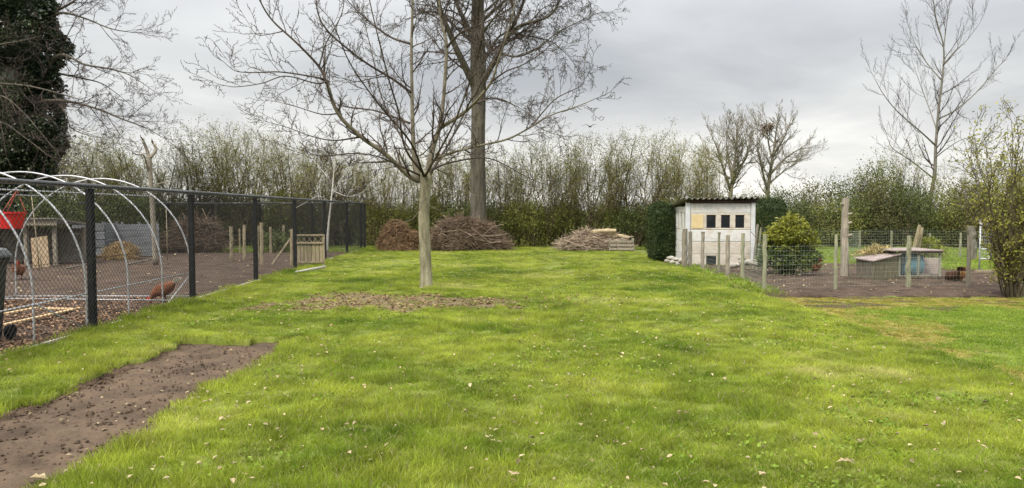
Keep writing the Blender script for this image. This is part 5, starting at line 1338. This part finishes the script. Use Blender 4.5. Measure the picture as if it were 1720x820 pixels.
# ------------------------------------------------------------------ hutch: low box, barrel and wire run
HYF = 18.3
def hx_(u): return A(u, 450, HYF)[0]
qC = np.array([A(1467, 450, 17.9)[0], 17.9]); qR = np.array([A(1509, 450, 18.3)[0], 18.3]); qL = np.array([A(1438, 450, 18.85)[0], 18.85]); qB = qR + qL - qC
root = thing('nest_box', 'low brown wooden hutch box with sloping lid left of the blue barrel', 'hutch', (qC[0], qC[1], 0))
zC, zR, zL, zB = .425, .575, .435, .585
def wall(p, q, zp, zq, n, nm, m, t=.02):
    d = (q - p) / np.linalg.norm(q - p); nn = np.array([-d[1], d[0]]) * t
    for k in range(n):
        f0, f1 = k / n, (k + 1) / n - .004
        z4 = [-.03 + (zp + .03) * f0, -.03 + (zq + .03) * f0, -.03 + (zq + .03) * f1, -.03 + (zp + .03) * f1]
        P4 = [p + d*.004, q - d*.004, q - d*.004, p + d*.004]; jj = RNG.normal(0, .003)
        V = [[a[0] - nn[0]*jj, a[1] - nn[1]*jj, z] for a, z in zip(P4, z4)]; V += [[a[0] + nn[0], a[1] + nn[1], z] for a, z in zip(P4, z4)]
        pb = MB(); pb.add(V, [[0,1,2,3],[5,4,7,6],[0,4,5,1],[1,5,6,2],[2,6,7,3],[3,7,4,0]]); part(nm, pb, M[m], root)
wall(qC, qR, zC, zR, 2, 'side_board', 'hutch_green'); wall(qL, qC, zL, zC, 3, 'front_board', 'hutch'); wall(qR, qB, zR, zB, 2, 'side_board', 'hutch'); wall(qB, qL, zB, zL, 3, 'back_board', 'hutch')
cen = (qC + qB) / 2; V = []
for p, z in ((qC, zC), (qR, zR), (qB, zB), (qL, zL)):
    e = p + (p - cen) / np.linalg.norm(p - cen) * .07; V.append([e[0], e[1], z + .004])
V = V + [[a, b, c + .025] for a, b, c in V]; pb = MB(); pb.add(V, [[3,2,1,0],[4,5,6,7],[0,1,5,4],[1,2,6,5],[2,3,7,6],[3,0,4,7]]); part('lid', pb, M['roof_felt'], root)
c = np.array([A(1474, 450, 18.95)[0], 18.95, .56])
lf = MB(); N = 900; P = np.stack([RNG.normal(c[0], .25, N), RNG.normal(c[1], .12, N), RNG.uniform(.0, 1, N)], 1); P[:, 2] = .55 + P[:, 2] * .20 * np.exp(-((P[:, 0] - c[0]) / .33) ** 2); lf.leaves(P, .12, .3, .12)
solo('straw_bundle', lf, M['straw'], tuple(c), 'yellow straw heaped at the back of the hutch lid', 'straw')
# blue barrel lying on its side
yc_ = HYF + .40; xb0, xb1 = A(1512, 450, yc_)[0], A(1543, 450, yc_)[0]; rb = .30
root = thing('barrel', 'blue plastic barrel lying behind the wire of the hutch run', 'barrel', ((xb0 + xb1) / 2, yc_, .0))
mb = MB(); mb.loft([((x, yc_, .31), (0, r, 0), (0, 0, r)) for x, r in ((xb0, .24), (xb0 + .02, .27), (xb0 + .13, rb), (xb0 + .15, rb + .012), (xb0 + .17, rb), (xb1 - .17, rb), (xb1 - .15, rb + .012), (xb1 - .13, rb), (xb1 - .02, .27), (xb1, .24))], 28); part('barrel_body', mb, M['blue'], root, smooth=True)
for x in (xb0 + .012, xb1 - .012):
    mb = MB(); a = np.linspace(0, 6.2832, 25); mb.tube([(x, yc_ + .262*math.cos(q), .31 + .262*math.sin(q)) for q in a], .014, 6, caps=False); part('rim', mb, M['blue'], root, smooth=True)
# wire run
x0, x1 = hx_(1509) + .01, hx_(1581); root = thing('wire_run', 'flat-roofed timber and wire run of the hutch right of the blue barrel', 'cage', ((x0 + x1) / 2, HYF, 0)); zt = .66; dp = 1.15
for x in (x0 + .02, hx_(1543), x1 - .025):
    for y in (HYF + .02, HYF + dp):
        mb = MB(); mb.box((x, y, zt / 2 - .02), (.045, .04, zt)); part('upright', mb, M['post_green'], root, bevel=.003)
for y in (HYF + .02, HYF + dp):
    mb = MB(); mb.box(((x0 + x1) / 2, y - .041, zt - .03), (x1 - x0, .035, .055)); part('rail', mb, M['hutch'], root, bevel=.003)
    mb = MB(); mb.box(((x0 + x1) / 2, y - .041, .03), (x1 - x0, .035, .06)); part('rail', mb, M['hutch'], root, bevel=.003)
mb = MB(); mb.box(((x0 + x1) / 2 - .08, HYF + dp / 2, zt + .015), (x1 - x0 + .22, dp + .16, .03)); part('roof_board', mb, M['roof_felt'], root, bevel=.004)
mb = MB(); s = np.arange(x0, x1, .05); z = np.arange(.06, zt, .05)
for y in (HYF - .001, HYF + dp + .03):
    mb.sticks(np.stack([s, 0*s + y, 0*s + .05], 1), np.stack([s, 0*s + y, 0*s + zt], 1), .0026, .0026); mb.sticks(np.stack([0*z + x0, 0*z + y, z], 1), np.stack([0*z + x1, 0*z + y, z], 1), .0026, .0026)
part('wire_mesh', mb, M['galv_dull'], root, kind='stuff')
pb = MB(); pb.box2((A(1550, 450, HYF + 1)[0], HYF + .98, .02), (A(1576, 450, HYF + 1)[0], HYF + 1.02, .42)); part('inner_board', pb, M['panel_pink'], root, bevel=.004)
# metal gate
gx, gy = A(1645, 450, 20)[0], 20.0; gx2 = A(1664, 450, 20)[0]
root = thing('metal_gate', 'narrow galvanised gate standing open behind the right shrub', 'gate', (gx, gy, 0))
for x, z0, z1 in ((gx, -.06, 1.42), (gx2, .32, 1.33)):
    mb = MB(); mb.tube([(x, gy, z0), (x, gy, z1)], .024, 10); part('upright', mb, M['galv_dull'], root, smooth=True)
for z in (1.30, .62, .36):
    mb = MB(); mb.tube([(gx, gy, z), (gx2, gy, z)], .02, 8); part('rail', mb, M['galv_dull'], root, smooth=True)
mb = MB(); z = np.arange(.42, 1.28, .09); mb.sticks(np.stack([0*z + gx, 0*z + gy, z], 1), np.stack([0*z + gx2, 0*z + gy, z], 1), .005, .005, 5); s = np.arange(gx + .06, gx2, .06); mb.sticks(np.stack([s, 0*s + gy, 0*s + .36], 1), np.stack([s, 0*s + gy, 0*s + 1.3], 1), .003, .003, 4); part('infill', mb, M['galv_dull'], root)
p, q = (gx - .1, gy, .02), (A(1690, 460, 20)[0], gy + .1, .02); mb = MB(); mb.beam(p, q, .10, .07); solo('timber_sill', mb, M['timber'], p, 'pale timber on the ground under the metal gate', 'beam', bevel=.004)

# ------------------------------------------------------------------ shrubs on the right
gx, gy = G(1335, 462); gy += .55
t = thing('rhododendron', 'rounded yellow-green evergreen shrub in the pen right of the shed', 'shrub', (gx, gy, -.03))
def lobes(L, dens, size):
    P = []; Dn = []
    for x_, y_, z_, r_ in L:
        for i in range(int(dens * r_ * r_ * 12.6)):
            v = nrm(RNG.normal(0, 1, 3)); v[2] = v[2] if v[2] > -.5 else -v[2]
            c = np.array([x_, y_, z_]) + v * r_ * np.array([1, 1, .85]) * RNG.uniform(.62, 1.12)
            if c[2] < .03: continue
            for k in range(7):
                b = random.uniform(0, 6.283); P.append(c + RNG.normal(0, .02, 3)); Dn.append(np.array([math.cos(b), math.sin(b), random.uniform(-.2, .7)]) + v * .5)
    mb = MB(); mb.leaves(np.array(P), size, .4, .40, np.array(Dn)); return mb
up_ = [(.02, 0, 1.30, .27), (-.24, .05, 1.10, .26), (.28, -.05, 1.13, .24), (.52, .02, 1.02, .17), (.66, 0, 1.05, .08), (.05, -.30, .98, .30), (-.42, -.1, .86, .24), (.44, -.2, .80, .26), (0, .35, 1.0, .36), (-.15, -.25, .72, .26), (.1, .05, 1.52, .10), (-.52, .05, .98, .09), (.35, 0, 1.38, .08)]
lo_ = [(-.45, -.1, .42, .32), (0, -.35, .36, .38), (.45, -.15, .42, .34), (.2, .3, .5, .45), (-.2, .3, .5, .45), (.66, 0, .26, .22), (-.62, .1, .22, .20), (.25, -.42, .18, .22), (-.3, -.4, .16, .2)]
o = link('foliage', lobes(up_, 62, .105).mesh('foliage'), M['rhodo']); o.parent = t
o = link('foliage_lower', lobes(lo_, 52, .105).mesh('foliage_lower'), M['rhodo_shade']); o.parent = t  # low lobes take the leaf colour with shade painted in
st = MB(); C = RNG.normal(0, 1, (60, 3)) * [.38, .32, .3] + [0, 0, .9]; st.sticks(np.zeros((60, 3)) + RNG.normal(0, .08, (60, 3)) * [1, 1, 0], C, .02, .008)
o = link('stems', st.mesh('stems'), M['hedge_stem']); o.parent = t
gx, gy = G(1702, 499, -.07)
SP = dict(n=[8, 4, 2], wob=[.10, .16, .2], up=[.05, .08, .1], kids=[1.8, 1.2], ang=[.6, .65], ratio=[.28, .4], rmin=.0045, leaflev=1)
t = thing('leafy_shrub', 'tall upright shrub with yellow-green leaves at the right edge', 'shrub', (gx, gy, -.07))
S = []; tips = []
for i in range(34):
    a = random.uniform(0, 6.283); f = random.random() ** .7
    grow(S, np.array([.22*f*math.cos(a), .2*f*math.sin(a), 0]), nrm(np.array([.42*f*math.cos(a), .42*f*math.sin(a), 1])), random.uniform(2.2, 3.9) * (1.1 - .35*f), random.uniform(.012, .028), 0, SP, tips)
mb = MB(); seg_mesh(mb, S); o = link('stems', mb.mesh('stems'), M['hedge_stem']); o.parent = t
tips = np.array(tips); k = RNG.choice(len(tips), 5800); P = tips[k] + RNG.normal(0, .055, (5800, 3)); P[:, 2] = np.abs(P[:, 2])
mb = MB(); mb.leaves(P, .065, .3, .5); o = link('foliage', mb.mesh('foliage'), M['shrub_leaf']); o.parent = t
bush('small_shrub', 'small yellow-green shrub behind the wire run', 'shrub', M['rhodo'], .62, .5, .75, 1500, .07, (A(1558, 420, 26)[0], 26.2, -.08))
# stones and logs by the shed
def rock(c, r, label, group, m='stone'):
    q, k = 9, 6; V = []; sx, sy, sz = r * np.array([RNG.uniform(.8, 1.4), RNG.uniform(.8, 1.2), RNG.uniform(.5, .8)]); w = RNG.uniform(.85, 1.15, (k + 1, q))
    rings = []
    for i in range(k + 1):
        ph = -math.pi/2 + math.pi * (i + .25) / (k + .5)
        rings += [[c[0] + sx*math.cos(ph)*math.cos(j/q*6.283)*w[i, j], c[1] + sy*math.cos(ph)*math.sin(j/q*6.283)*w[i, j], c[2] + sz*math.sin(ph)*w[i, j]] for j in range(q)]
    F = [[i*q + j, i*q + (j+1) % q, (i+1)*q + (j+1) % q, (i+1)*q + j] for i in range(k) for j in range(q)]
    mb = MB(); mb.add(rings, F); mb.F += [np.array([[0, j+1, j] for j in range(1, q-1)]), np.array([[k*q, k*q + j, k*q + j + 1] for j in range(1, q-1)])]
    return solo('stone', mb, M[m], tuple(c), label, 'stone', group, smooth=True)
for i in range(6):
    u = 1122 + i*4.2; gx, gy = G(u, 440 + i*1.2); rock((gx, gy - .02, .03 + .12*(i % 2)), .11, 'pale stone lying at the left foot of the shed by the clipped hedge', 'stones at the left foot of the shed')
for i in range(12):
    gx, gy = A(1258, 440, 20.6)[0] + RNG.normal(0, .22), 20.6 + RNG.normal(0, .15); rock((gx, gy, .06 + abs(RNG.normal(0, .10)) + .16*math.exp(-((gx - A(1256, 440, 20.6)[0]) / .25) ** 2)), RNG.uniform(.08, .13), 'pale rubble stone in the pile at the right corner of the shed', 'rubble pile at the right corner of the shed')
